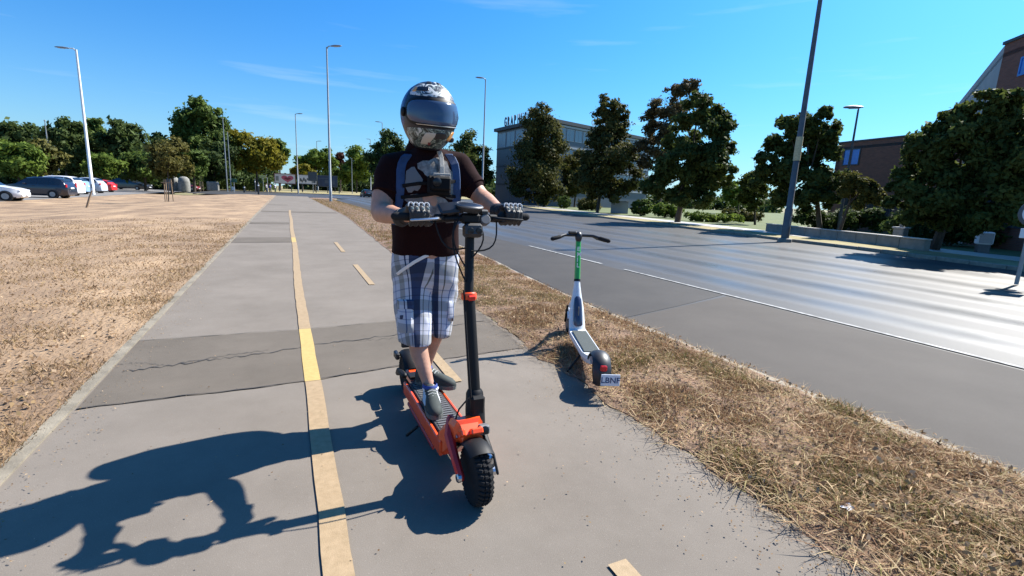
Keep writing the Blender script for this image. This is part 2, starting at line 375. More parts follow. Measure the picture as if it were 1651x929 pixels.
# verge between path and road: worn soil under straw
verge_z = lambda x, y: .045*math.sin(max(0, min(1, (x-lerp_tab(PR, y))/(lerp_tab(KN, y)-lerp_tab(PR, y))))*math.pi)**.7 + (.022*mnoise.noise((x*3, y*3, 1))+.018*mnoise.noise((x*9, y*9, 4)))*min(1, max(0, (x-lerp_tab(PR, y))*5))
def ragged(y): return lerp_tab(PR, y) + .07*mnoise.noise((0, y*1.7, 5)) + .06*mnoise.noise((0, y*5, 8)) + .03*mnoise.noise((0, y*17, 2)) - .02
vy = list(np.concatenate([np.arange(-3, 12, .045), np.arange(12, 30, .5), np.arange(30, 73, 2)]))
b = MB(); rs = []
for y in vy:
    xl = ragged(y); xr = lerp_tab(KN, y)+.02; row = [(xl-.01, y, -.05)]
    for k in range(27):
        x = xl+(xr-xl)*k/26; row.append((x, y, .006+verge_z(x, y)*(1 if k else 0)))
    rs.append(row)
b.rings(rs, closed=False); b.obj('grass_verge', M['soil'], kind='structure', smooth=True)
# road
ry = [-30, -10, -4, 0, 2, 4, 5, 6, 7, 8, 10, 12, 15, 17.5, 20.4, 26, 33, 38, 43, 54, 64, 72, 82]
strip('road', off(KN, 0.0), KF, ry, ROAD_Z, M['road'], .06)
cr_ = [(-60, 82), (60, 82), (75, 83), (75, 140), (-60, 140)]
b = MB(); b.add([(x, y, ROAD_Z-.008) for x, y in [(-13, 80.2), (120, 79), (120, 134), (-13, 122)]], [(0, 1, 2, 3)]); b.obj('cross_road', M['road'], kind='structure')
b = MB()                                     # the parking lane along the verge, older and paler
rs = []
for y in [-30, -10, -3, 0, 2, 4, 5.0]: rs.append([(lerp_tab(KN, y)+.12, y, ROAD_Z+.004), (6.9, y+.9, ROAD_Z+.004)])
b.rings(rs, closed=False); b.obj('parking_lane', M['gutter'], kind='structure')
b = MB(); rs = []
for y in [5.4, 7, 9, 12, 16, 22, 30, 40, 55]: rs.append([(lerp_tab(KN, y)+.3, y-.3, ROAD_Z+.004), (5.4, y+.1, ROAD_Z+.004), (6.9, y+.6, ROAD_Z+.004)])
b.rings(rs, closed=False); b.obj('road_repair', M['roadpatch'], kind='structure')
# near kerb stones and far kerb
kerb = link('kerb', None, kind='structure')
y = -3.0; proto = {}
while y < 64:
    L_ = 1.0 if y < 30 else 4.0; x0 = lerp_tab(KN, y); x1 = lerp_tab(KN, y+L_); a = -math.atan2(x1-x0, L_)
    if L_ not in proto: proto[L_] = MB().box((.055, L_/2, -.075), (.13, L_-.012, .16), ch=.018).mesh('kerb_stone', M['kerb'])
    link('kerb_stone', proto[L_], kerb, (x0-.02+random.uniform(-.01, .01), y, .0+random.uniform(-.012, .008)), rot=(0, random.uniform(-.03, .03), a)); y += L_
fk = link('far_kerb', None, kind='structure'); y = 1.0
while y < 80:
    L_ = 1.0 if y < 26 else 4.5; x0 = lerp_tab(KF, y); x1 = lerp_tab(KF, y+L_); a = -math.atan2(x1-x0, L_); LL = math.hypot(x1-x0, L_)
    key = ('f', L_)
    if key not in proto: proto[key] = MB().box((.07, L_/2, -.06), (.14, L_*1.02-.012, .2), ch=.02).mesh('kerb_stone', M['kerb'])
    link('kerb_stone', proto[key], fk, (x0, y, random.uniform(-.01, .01)), rot=(0, 0, a)); y += L_
# far side: verge, footway, park lawn
fz = .03
strip('far_verge', off(KF, .14), off(KF, 2.3), [1, 4, 9, 12.6, 15, 20.4, 33, 43, 62, 82], fz, M['verge'], .2)
WK = off(KF, 2.3)
strip('footway', WK, off(KF, 4.4), [-20, 4, 9, 12.6, 15, 20.4, 33, 43, 62, 82], fz+.012, M['slab'], .2)
strip('park_lawn', off(KF, 4.4), off(KF, 90), [-20, 4, 9, 12.6, 15, 20.4, 33, 43, 62, 82, 100], fz-.004, M['green'], .2)
# far side of the crossing
b = MB(); b.add([(-70, 119, -.05), (120, 135, -.05), (400, 420, .9), (-300, 420, .9)], [(0, 1, 2, 3)]); b.obj('far_park', M['verge'], kind='structure')
# ------------------------------------------------------------------ markings and repairs on the path
def flat(name, pts, m, z=.004, parent=None):
    b = MB(); b.add([(x, y, z) for x, y in pts], [tuple(range(len(pts)))]); return b.obj(name, m, parent)
def jag(pts, amp, n):      # a wandering line through the points
    out = []
    for (x0, y0), (x1, y1) in zip(pts, pts[1:]):
        for i in range(n):
            t = i/n; out.append((x0+(x1-x0)*t+random.uniform(-amp, amp)*.3, y0+(y1-y0)*t+random.uniform(-amp, amp)))
    return out+[pts[-1]]
lo = jag([(-1.27, 3.76), (.07, 3.79), (1.0, 3.95), (2.06, 4.05)], .012, 12); hi = jag([(-1.28, 5.29), (.09, 5.29), (1.09, 5.37), (2.15, 5.45)], .012, 12)
b = MB(); b.v = [(x, y, .004) for x, y in lo]+[(x, y, .004) for x, y in hi]; n = len(lo)
b.f = [(i, i+1, n+i+1, n+i) for i in range(n-1)]; b.mi = [0]*(n-1); b.obj('asphalt_patch', M['patch'], path)
for y0, y1, xr in ((13.9, 15.3, .06), (20.6, 21.6, .06), (30, 31.5, 2.7), (41, 42, .06)): flat('asphalt_patch', [(-1.31, y0), (xr, y0+.1), (xr, y1+.1), (-1.31, y1)], M['patch'], .004, path)
def crack(pts, w, amp, z=.0085, n=14):
    c = jag(pts, amp, n); b = MB(); rs = []
    for i, (x, y) in enumerate(c):
        ww = w*random.uniform(.25, 1.1); rs.append([(x, y-ww, z), (x, y+ww, z)])
    b.rings(rs, closed=False); b.obj('crack', M['crack'], path)
crack([(-1.2, 4.42), (-.7, 4.52), (-.2, 4.6), (.4, 4.75), (1.1, 4.85), (2.05, 5.1)], .009, .035)
crack([(-.85, 4.5), (-.5, 4.62), (-.2, 4.66)], .005, .02); crack([(.4, 4.75), (.75, 4.7), (1.2, 4.74)], .004, .03); crack([(-.9, 4.46), (-1.1, 4.6), (-1.27, 4.62)], .004, .02)
for pts in (lo, hi): crack(pts[::4], .006, .01, n=4)
crack([(-1.28, 13.9), (2.2, 14.1)], .01, .02); crack([(-1.28, 20.6), (2.4, 20.7)], .012, .02)
for y0, y1, m in ((-.6, 3.78, 'yellow'), (3.785, 5.29, 'yellow2'), (5.295, 14, 'yellow'), (14.01, 15.3, 'yellow2'), (15.31, 33, 'yellow')):
    ys = np.linspace(y0, y1, max(2, int((y1-y0)/.25))); b = MB(); rs = []
    for yv in ys:
        c = .115+.012*math.sin(yv*.6)+.0012*yv; e = .004*random.uniform(-1, 1); rs.append([(c-.056+e, yv, .0088), (c+.056+e, yv, .0088)])
    b.rings(rs, closed=False); b.obj('lane_line', M[m], path)
for k in range(6):
    y0 = -.78+4.2*k; y1 = y0+2.15
    if k < 4: flat('lane_dash', [(1.115, y0), (1.205, y0), (1.215, y1), (1.125, y1)], M['yellow'], .0088, path)
# white lane lines on the road
for y0, y1, x, w in ((-4, 8.9, 7.0, .036), (9.8, 13.8, 7.0, .045), (19, 23, 7.05, .055), (28, 32, 7.1, .055), (37, 41, 7.15, .055)):
    flat('lane_marking', [(x-w, y0), (x+w, y0), (x+w, y1), (x-w, y1)], M['white'], ROAD_Z+.012, bpy.data.objects['road'])
# ------------------------------------------------------------------ dry grass: blades (nobody could count them)
def blades(name, X, Y, Z, h, w, lean, m, tone, seg=1):
    n = len(X); a = rng.uniform(0, 2*np.pi, n); la = rng.uniform(0, 2*np.pi, n); dx, dy = np.cos(a)*w, np.sin(a)*w
    tx = X+np.cos(la)*h*lean; ty = Y+np.sin(la)*h*lean; tz = Z+h*np.sqrt(np.maximum(.02, 1-np.minimum(lean, .99)**2))
    mx_ = X*.55+tx*.45; my_ = Y*.55+ty*.45; mz_ = Z+(tz-Z)*.62
    V = np.stack([np.stack([X-dx, Y-dy, Z], 1), np.stack([X+dx, Y+dy, Z], 1), np.stack([mx_+dx*.8, my_+dy*.8, mz_], 1), np.stack([mx_-dx*.8, my_-dy*.8, mz_], 1), np.stack([tx, ty, tz], 1)], 1).reshape(-1, 3)
    i = np.arange(n)[:, None]*5
    F = np.concatenate([i+np.array([[0, 1, 2]]), i+np.array([[0, 2, 3]]), i+np.array([[3, 2, 4]])], 0)
    return link(name, np_mesh(name, V, F, m, np.repeat(tone, 5)), kind='stuff')
def nz2(x, y, s, o=0): return np.array([mnoise.noise((a*s, b_*s, o)) for a, b_ in zip(x, y)])
# verge straw: dense near the camera, ragged edge over the path, greener tussocks
n = 190000
Y = .55+(rng.random(n)**1.9)*17; u = rng.random(n)
XL = np.array([ragged(v) for v in Y]); XR = np.array([lerp_tab(KN, v) for v in Y]); X = XL-.015+.03*rng.random(n)+(XR-XL-.03)*u
cl = nz2(X, Y, 2.6); keep = rng.random(n) < np.clip(.6+cl*1.8, .06, 1); X, Y, u, cl = X[keep], Y[keep], u[keep], cl[keep]; n = len(X)
Z = np.array([.004+verge_z(a, c) for a, c in zip(X, Y)]); g = nz2(X, Y, .9, 4)
h = rng.uniform(.02, .075, n)*(1+.9*np.clip(cl, -.5, 1))*np.clip(.35+u*5, 0, 1); tone = np.clip(np.where((g > .06) & (rng.random(n) < .5), rng.normal(.68, .07, n), rng.normal(.27, .17, n)), 0, 1)
blades('verge_grass', X, Y, Z, h, rng.uniform(.0012, .0034, n), np.clip(rng.normal(.72, .22, n), .1, .985), M['straw'], tone)
n = 26000; Y = -2.6+rng.random(n)*3.2; X = np.array([ragged(v) for v in Y])+.03+rng.random(n)*1.55
blades('verge_grass', X, Y, np.array([.004+verge_z(a, c) for a, c in zip(X, Y)]), rng.uniform(.03, .08, n), rng.uniform(.002, .004, n), np.clip(rng.normal(.72, .2, n), .1, .985), M['straw'], np.clip(rng.normal(.32, .2, n), 0, 1))
# fallen straw lying on the verge
n = 30000; Y = .5+(rng.random(n)**2)*9; XL = np.array([ragged(v) for v in Y]); X = XL-.06+(3.78-XL)*rng.random(n)
Z = np.array([.012+max(0, verge_z(a, c)) for a, c in zip(X, Y)]); blades('fallen_straw', X, Y, Z+rng.uniform(0, .03, n), rng.uniform(.05, .19, n), rng.uniform(.0012, .0042, n)*(rng.random(n)**.5), np.full(n, .985), M['straw'], np.where(rng.random(n) < .5, rng.normal(.95, .06, n), rng.normal(.3, .15, n)).clip(0, 1))
n = 22000; Y = 14+rng.random(n)*50; X = np.array([lerp_tab(PR, v) for v in Y])+rng.random(n)*np.array([lerp_tab(KN, v)-lerp_tab(PR, v) for v in Y])
blades('verge_grass', X, Y, np.full(n, .02), rng.uniform(.05, .13, n), np.full(n, .006), rng.uniform(.3, .9, n), M['straw'], np.clip(rng.normal(.5, .2, n), 0, 1))
# lawn: short scorched grass
n = 200000; Y = .8+(rng.random(n)**1.9)*24; X = -1.345-(rng.random(n)**1.35)*(2.5+Y*1.05)
cl = nz2(X, Y, 1.5, 2); keep = rng.random(n) < np.clip(.62+cl*1.7, .08, 1)*np.clip((24-Y)/6, 0, 1); X, Y, cl = X[keep], Y[keep], cl[keep]; n = len(X)
Z = np.array([lawn_z(a, c) for a, c in zip(X, Y)])
blades('lawn_grass', X, Y, Z, rng.uniform(.018, .05, n)*(1+.018*Y)*(1+.8*np.clip(cl, -.4, .9)), rng.uniform(.0013, .003, n)*(1+.09*Y), np.clip(rng.normal(.8, .18, n), .1, .985), M['dry'], np.clip(rng.normal(.44, .22, n)+cl*.5, 0, 1))
# leaf litter and clods on the lawn
n = 16000; Y = 1.0+(rng.random(n)**1.7)*16; X = -1.5-(rng.random(n)**1.2)*(2.5+Y); a = rng.uniform(0, 6.28, n); s_ = rng.uniform(.008, .022, n)*(1+.03*Y)
Z = np.array([lawn_z(p, q) for p, q in zip(X, Y)])+rng.uniform(.012, .035, n); P = []
for k in range(4):
    an = a+k*np.pi/2; r_ = s_*(1 if k % 2 else .55); P.append(np.stack([X+np.cos(an)*r_, Y+np.sin(an)*r_, Z+rng.uniform(-.012, .02, n)], 1))
V = np.stack(P, 1).reshape(-1, 3); F = np.arange(n*4).reshape(-1, 4)
link('leaf_litter', np_mesh('leaf_litter', V, F, M['dry'], np.repeat(np.clip(rng.normal(.5, .42, n), 0, 1), 4)), kind='stuff')
n = 5200; Y = .6+(rng.random(n)**1.8)*9; XL = np.array([ragged(v) for v in Y]); X = XL+.05+(3.7-XL)*rng.random(n); a = rng.uniform(0, 6.28, n); s_ = rng.uniform(.008, .02, n)
Z = np.array([verge_z(p, q) for p, q in zip(X, Y)])+rng.uniform(.03, .06, n); P = []
for k in range(4):
    an = a+k*np.pi/2; r_ = s_*(1 if k % 2 else .5); P.append(np.stack([X+np.cos(an)*r_, Y+np.sin(an)*r_, Z+rng.uniform(-.01, .02, n)], 1))
link('leaf_litter', np_mesh('leaf_litter', np.stack(P, 1).reshape(-1, 3), np.arange(n*4).reshape(-1, 4), M['dry'], np.repeat(np.clip(rng.normal(.5, .4, n), 0, 1), 4)), kind='stuff')
# grit and leaf crumbs along the path edges
n = 2600; side = rng.random(n) < .6; Y = .9+(rng.random(n)**1.7)*9; e_ = np.abs(rng.normal(0, .22, n))
X = np.where(side, np.array([ragged(v) for v in Y])-e_, -1.28+e_*.7); X = np.where(rng.random(n) < .22, rng.uniform(-1.2, 2.0, n), X); a = rng.uniform(0, 6.28, n); s_ = rng.uniform(.0025, .008, n); P = []
for k in range(4):
    an = a+k*np.pi/2; r_ = s_*(1 if k % 2 else .6); P.append(np.stack([X+np.cos(an)*r_, Y+np.sin(an)*r_, .010+rng.uniform(0, .006, n)], 1))
link('path_litter', np_mesh('path_litter', np.stack(P, 1).reshape(-1, 3), np.arange(n*4).reshape(-1, 4), M['dry'], np.repeat(np.clip(rng.normal(.45, .4, n), 0, 1), 4)), kind='stuff')
# crumpled white paper scrap in the verge straw
p = G(1366, 818, .07); t_ = MB(); pts = []
for i in range(4):
    for j in range(4): pts.append((p.x+(i-1.5)*.016+random.uniform(-.004, .004), p.y+(j-1.5)*.013+random.uniform(-.003, .003), p.z+random.uniform(-.008, .014)))
t_.add(pts, [(i*4+j, i*4+j+1, (i+1)*4+j+1, (i+1)*4+j) for i in range(3) for j in range(3)])
M['paper'] = mat('paper', (.75, .73, .7), .8)
t_.obj('paper_scrap', M['paper'], label='small crumpled white paper scrap lying in the dry verge straw', cat='litter')
# ================================================================== large structure: buildings
M['bluepanel'] = mat('blue grey cladding', (.055, .07, .095), .4, var=.1, vscale=1.0, spec=.5)
M['bframe'] = mat('white window frame', (.34, .35, .37), .5)
M['glass'] = mat('window glass', (.02, .035, .05), .08, spec=.9, var=.3, vscale=.3)
M['paleglass'] = mat('pale blind behind glass', (.16, .21, .27), .2, spec=.6)
M['roofm'] = mat('dark roof edge', (.05, .055, .06), .6)
M['letter'] = mat('dark navy letters', (.02, .025, .05), .5)
M['letter2'] = mat('pale letters', (.5, .55, .6), .5)
M['blueglass'] = mat('bright blue glazing', (.02, .16, .58), .2, spec=.8, var=.25, vscale=.6)
M['render_wall'] = mat('grey render', (.34, .32, .31), .85, var=.1, vscale=.6)
M['concrete'] = mat('weathered concrete', (.20, .195, .175), .9, var=.25, vscale=2.5, bump=.3, bscale=40)
def brick_mat():
    m = bpy.data.materials.new('dark red brick'); m.use_nodes = True; n, l = nodes_of(m); b = n['Principled BSDF']; b.inputs['Roughness'].default_value = .85
    t = n.new('ShaderNodeTexCoord'); mp_ = n.new('ShaderNodeMapping'); mp_.inputs['Rotation'].default_value = (R(90), 0, 0); l.new(t.outputs['Object'], mp_.inputs['Vector'])
    k = n.new('ShaderNodeTexBrick'); k.inputs['Scale'].default_value = 1; k.inputs['Brick Width'].default_value = .25; k.inputs['Row Height'].default_value = .075; k.inputs['Mortar Size'].default_value = .008
    k.inputs['Color1'].default_value = (.16, .062, .042, 1); k.inputs['Color2'].default_value = (.22, .085, .055, 1); k.inputs['Mortar'].default_value = (.14, .10, .08, 1)
    l.new(mp_.outputs[0], k.inputs['Vector']); l.new(k.outputs['Color'], b.inputs['Base Color']); return m
M['brick'] = brick_mat()
def facade(parent, P0, P1, z0, z1, wallm, wname='wall', thick=.4):
    """a wall slab from P0 to P1 (outside face on the right-hand side when walking P0 -> P1 seen from above is -n)"""
    d = (P1-P0); d.z = 0; L_ = d.length; ang = math.atan2(d.y, d.x)
    o = MB().box((L_/2, thick/2, (z0+z1)/2), (L_, thick, z1-z0)).obj(wname, wallm, parent, loc=(P0.x-parent.location.x, P0.y-parent.location.y, 0), rot=(0, 0, ang))
    return o, L_
def window(parent, x0, x1, z0, z1, fm, gm, bars=1, proud=.05):
    """frame with its pane, on the wall's outer face (local y = 0, outside is -y)"""
    b = MB(); t = min(.09, (x1-x0)*.09)
    for xa, xb, za, zb in ((x0, x1, z0, z0+t), (x0, x1, z1-t, z1), (x0, x0+t, z0+t, z1-t), (x1-t, x1, z0+t, z1-t)): b.box(((xa+xb)/2, -proud/2, (za+zb)/2), (xb-xa, proud, zb-za))
    for i in range(1, bars+1):
        xm = x0+(x1-x0)*i/(bars+1); b.box((xm, -proud/2+.004, (z0+z1)/2), (t*.7, proud*.8, z1-z0-2*t))
    f = b.obj('window', fm, parent, loc=(0, 0, 0))
    MB().box(((x0+x1)/2, -.008, (z0+z1)/2), (x1-x0-2*t+.01, .012, z1-z0-2*t+.01)).obj('pane', gm, None) if False else None
    return f
def win_parts(bld, wall_o, L_, cols, rows, fm, gm, x0=.3, x1=None, bars=1):
    """windows as parts of the building, panes as their sub-parts"""
    x1 = x1 or L_-.3; cw = (x1-x0)/cols
    for (z0, z1) in rows:
        for c in range(cols):
            a, b_ = x0+c*cw+.05*cw, x0+(c+1)*cw-.05*cw
            f = window(bld, a, b_, z0, z1, fm, gm, bars); f.location = wall_o.location; f.rotation_euler = wall_o.rotation_euler
            MB().box(((a+b_)/2, -.012, (z0+z1)/2), (b_-a-.1, .014, z1-z0-.1)).obj('pane', gm, f)
# --- long blue-grey office with roof letters
A_ = GD(798, 96); B_ = GD(876, 80); C_ = GD(1040, 104); zt = AD(798, 213, 96).z
off_b = thing('office_building', 'blue grey four storey office building with GRAPHISOFT letters on its flat roof', 'building', tuple(A_))
wl_, L1 = facade(off_b, A_, B_, 0, zt, M['bluepanel']); wr_, L2 = facade(off_b, B_, C_, 0, zt, M['bluepanel'])
facade(off_b, C_, C_+(A_-B_), 0, zt-.002, M['bluepanel']); facade(off_b, C_+(A_-B_), A_, 0, zt-.002, M['bluepanel'])
ctr = (A_+C_)/2
rf = [(p-ctr)*1.045+ctr for p in (A_, B_, C_, C_+(A_-B_))]
MB().prism([(p.x-A_.x, p.y-A_.y) for p in rf], zt, zt+.55).obj('roof', M['roofm'], off_b)
fh = (zt-.2)/4
win_parts(off_b, wl_, L1, 5, [(3*fh+.5, zt-.35)], M['bframe'], M['paleglass'], bars=1)
for r_ in range(3):                                   # cladding panels between dark string courses
    for c in range(3):
        w_ = (L1-.4)/3
        MB().box((.2+w_*(c+.5), -.03, r_*fh+fh*.5+.25), (w_-.08, .06, fh-.35), ch=.02).obj('cladding_panel', M['bluepanel'], off_b, loc=wl_.location, rot=wl_.rotation_euler)
    MB().box((L1/2, -.06, (r_+1)*fh+.27), (L1, .12, .16)).obj('string_course', M['roofm'], off_b, loc=wl_.location, rot=wl_.rotation_euler)
win_parts(off_b, wr_, L2, 14, [(r_*fh+1.0, r_*fh+fh-.35) for r_ in range(1, 4)], M['bframe'], M['paleglass'], bars=1)
for r_ in range(4): MB().box((L2/2, -.08, r_*fh+fh*.98), (L2, .16, .3)).obj('string_course', M['bframe'], off_b, loc=wr_.location, rot=wr_.rotation_euler)
def letters(parent, txt, size, m, loc, rotz, depth=.05, name='roof_letter', bold=0.0, sx=1.0):
    cu = bpy.data.curves.new('t', 'FONT'); cu.body = txt; cu.size = size; cu.extrude = depth; cu.offset = bold; o = bpy.data.objects.new('t', cu); COL.objects.link(o)
    dg = bpy.context.evaluated_depsgraph_get(); me = bpy.data.meshes.new_from_object(o.evaluated_get(dg)); bpy.data.objects.remove(o); me.materials.clear(); me.materials.append(m)
    q = link(name, me, parent, loc, rot=(R(90), 0, rotz)); q.scale = (sx, 1, 1); return q
dv = (B_-A_).normalized(); an = math.atan2(dv.y, dv.x); adv = L1*.70/10
for i, ch_ in enumerate('GRAPHISOFT'):
    p = A_+dv*(L1*.15+i*adv)-A_; letters(off_b, ch_, 2.2, M['letter'], (p.x, p.y-.1, zt+.75), an, bold=.07, sx=.58)
MB().box((L1*.55, .15, zt+.66), (L1*.8, .1, .12)).obj('letter_rail', M['roofm'], off_b, loc=wl_.location, rot=wl_.rotation_euler)
dv2 = (C_-B_).normalized(); an2 = math.atan2(dv2.y, dv2.x)
p = B_+dv2*(L2*.36)-A_; letters(off_b, 'GRAPHISOFT', 1.5, M['letter2'], (p.x, p.y, zt+.75), an2, name='roof_sign')
# --- low brick building, right
P0 = GD(1330, 47); P1 = GD(1610, 40); zb = AD(1420, 223, 44).z
lb = thing('brick_building', 'low dark red brick building with bright blue window behind the trees', 'building', tuple(P0))
w0, L3 = facade(lb, P0, P1, 0, zb, M['brick']); nrm = Vector((-(P1-P0).y, (P1-P0).x, 0)).normalized()*14
facade(lb, P1, P1+nrm, 0, zb, M['brick']); facade(lb, P1+nrm, P0+nrm, 0, zb-.003, M['brick']); facade(lb, P0+nrm, P0, 0, zb-.003, M['brick'])
MB().prism([(q.x-P0.x, q.y-P0.y) for q in (P0, P1, P1+nrm, P0+nrm)], zb-.5, zb-.3).obj('roof', M['roofm'], lb)
MB().box((L3/2, .2, zb+.06), (L3+.1, .5, .12)).obj('coping', M['roofm'], lb, loc=w0.location, rot=w0.rotation_euler)
def wall_x(wo, L_, Pa, Pb, px, py):       # where a sight line meets the wall: local x, z
    d = ray(px, py); n_ = Vector((-(Pb-Pa).y, (Pb-Pa).x, 0)); t = (Pa-Vector((0, 0, CAM_H))).dot(n_)/d.dot(n_); q = Vector((0, 0, CAM_H))+d*t
    return (q-Pa).dot((Pb-Pa).normalized()), q.z
xa, za = wall_x(w0, L3, P0, P1, 1356, 268); xb, zc = wall_x(w0, L3, P0, P1, 1391, 238)
win_parts(lb, w0, L3, 1, [(za, zc)], M['roofm'], M['blueglass'], xa, xb, bars=1)
win_parts(lb, w0, L3, 6, [(.9, 2.6)], M['roofm'], M['glass'], 1, L3-1)
# --- tall brick building at the right edge
K = AD(1621, 72, 34); zk = K.z; K.z = 0
tb = thing('tall_brick_building', 'tall brick building with grey side wall and blue window at the right edge', 'building', tuple(K))
K1 = GD(1830, 27); K2 = K+Vector((math.sin(R(61)), math.cos(R(61)), 0))*30
wK, L4 = facade(tb, K, K1, 0, zk, M['brick']); wS, L5 = facade(tb, K2, K, 0, zk-.01, M['render_wall'], 'side_wall')
facade(tb, K1, K1+(K2-K), 0, zk-.01, M['brick']); facade(tb, K1+(K2-K), K2, 0, zk-.01, M['brick'])
MB().prism([(q.x-K.x, q.y-K.y) for q in (K, K1, K1+(K2-K), K2)], zk-.6, zk-.4).obj('roof', M['roofm'], tb)
MB().box((L4/2, .2, zk+.07), (L4+.2, .52, .14)).obj('coping', M['roofm'], tb, loc=wK.location, rot=wK.rotation_euler)
xa, za = wall_x(wK, L4, K, K1, 1640, 124); xb, zc = wall_x(wK, L4, K, K1, 1672, 84)
win_parts(tb, wK, L4, 2, [(za, zc)], M['blueglass'], M['blueglass'], xa, xa+(xb-xa)*2.2)
win_parts(tb, wK, L4, 4, [(1+3.6*i, 2.9+3.6*i) for i in range(2)], M['roofm'], M['glass'], 1, L4-1)
# --- low wall, pier, pale panel
Wa = GD(1237, 33); Wb = G(1494, 404, .05)
lw = thing('low_wall', 'long low grey concrete wall beside the far footway', 'wall', tuple(Wa)); dW = Wb-Wa; nseg = 9
for i in range(nseg):
    a = Wa+dW*(i/nseg)-Wa; L_ = dW.length/nseg
    o = MB().box((L_/2, 0, .2), (L_-.015, .28, .5), ch=.02).obj('wall_block', M['concrete'], lw, loc=(a.x, a.y, 0), rot=(0, 0, math.atan2(dW.y, dW.x)))
o = MB().box((dW.length/2, 0, .475), (dW.length, .34, .05), ch=.01).obj('coping', M['slab'], lw, loc=(0, 0, 0), rot=(0, 0, math.atan2(dW.y, dW.x)))
pp = GD(1448, 28.2); pr = thing('wall_pier', 'short square concrete pier with a small cap at the low wall', 'pier', tuple(pp))
MB().box((0, 0, .38), (.42, .42, .76), ch=.02).obj('shaft', M['concrete'], pr); MB().box((0, 0, .8), (.52, .52, .08), ch=.02).obj('cap', M['slab'], pr); MB().lathe([(.05, .84), (.09, .88), (.1, .95), (.06, 1.02), (.01, 1.05)], 12).obj('finial', M['concrete'], pr, smooth=True)
pp = GD(998, 56.5); pn = thing('utility_cabinet', 'pale grey utility cabinet between the clipped bushes across the road', 'cabinet', tuple(pp), R(-35))
MB().box((0, 0, .68), (1.9, .6, 1.3), ch=.03).obj('body', M['render_wall'], pn)
for s in (-1, 1): MB().box((s*.47, -.31, .7), (.9, .03, 1.15), ch=.01).obj('door', M['render_wall'], pn)
MB().box((0, 0, 1.37), (2.0, .7, .06), ch=.02).obj('lid', M['concrete'], pn)

# ================================================================== trees
M['bark'] = mat('bark', (.06, .045, .033), .95, var=.3, vscale=9, bump=.6, bscale=30, stretch=(1, 1, .25))
M['twig'] = mat('pale stake wood', (.27, .19, .12), .85, var=.2, vscale=12)
LM = dict(dark=leaf_mat('dark green leaves', (.036, .055, .014), (.105, .128, .03), .38), maroon=leaf_mat('autumn tinged leaves', (.036, .046, .014), (.115, .105, .028), .36),
  brown=leaf_mat('sparse brownish leaves', (.06, .05, .025), (.13, .10, .045), .35), olive=leaf_mat('olive leaves', (.055, .062, .016), (.14, .125, .03), .3),
  green=leaf_mat('mid green leaves', (.05, .08, .018), (.12, .17, .035), .4, .3), deep=leaf_mat('deep green leaves', (.03, .05, .015), (.085, .12, .03), .35, .3),
  yellow=leaf_mat('yellow green leaves', (.13, .125, .014), (.26, .22, .025), .42, .25), rust=leaf_mat('rusty leaves', (.07, .07, .018), (.15, .13, .034), .35, .6),
  bright=leaf_mat('bright green leaves', (.075, .12, .018), (.17, .23, .04), .42, .3), red=leaf_mat('dark red leaves', (.05, .02, .015), (.12, .045, .03), .3))
def leaf_cloud(spheres, n_tot, size, spread=.24, clump=22, up_bias=.25):
    tot = sum(r_**2 for _, r_ in spheres); VV = []
    for c, r_ in spheres:
        n = max(30, int(n_tot*r_**2/tot)); k = max(6, int(clump*(.6+.4*rng.random())))
        d = rng.normal(size=(k, 3)); d /= np.linalg.norm(d, axis=1)[:, None]; cc = d*(r_*(.45+.5*rng.random(k)**.6))[:, None]
        w = rng.integers(0, k, n); off_ = rng.normal(size=(n, 3))*r_*spread*np.array([1, 1, .75]); p = cc[w]+off_
        nr = p/np.maximum(1e-6, np.linalg.norm(p, axis=1))[:, None]+rng.normal(size=(n, 3))*.75; nr[:, 2] += up_bias; nr /= np.linalg.norm(nr, axis=1)[:, None]
        t = np.cross(nr, rng.normal(size=(n, 3))); t /= np.linalg.norm(t, axis=1)[:, None]; b_ = np.cross(nr, t); s = size*(.45+1.0*rng.random(n)**1.5)[:, None]
        p = p+np.array(c)
        VV.append(np.stack([p-t*s, p+b_*s*.55+nr*s*.12, p+t*s, p-b_*s*.55+nr*s*.12], 1).reshape(-1, 3))
    V = np.concatenate(VV); return V, np.arange(len(V)).reshape(-1, 4)
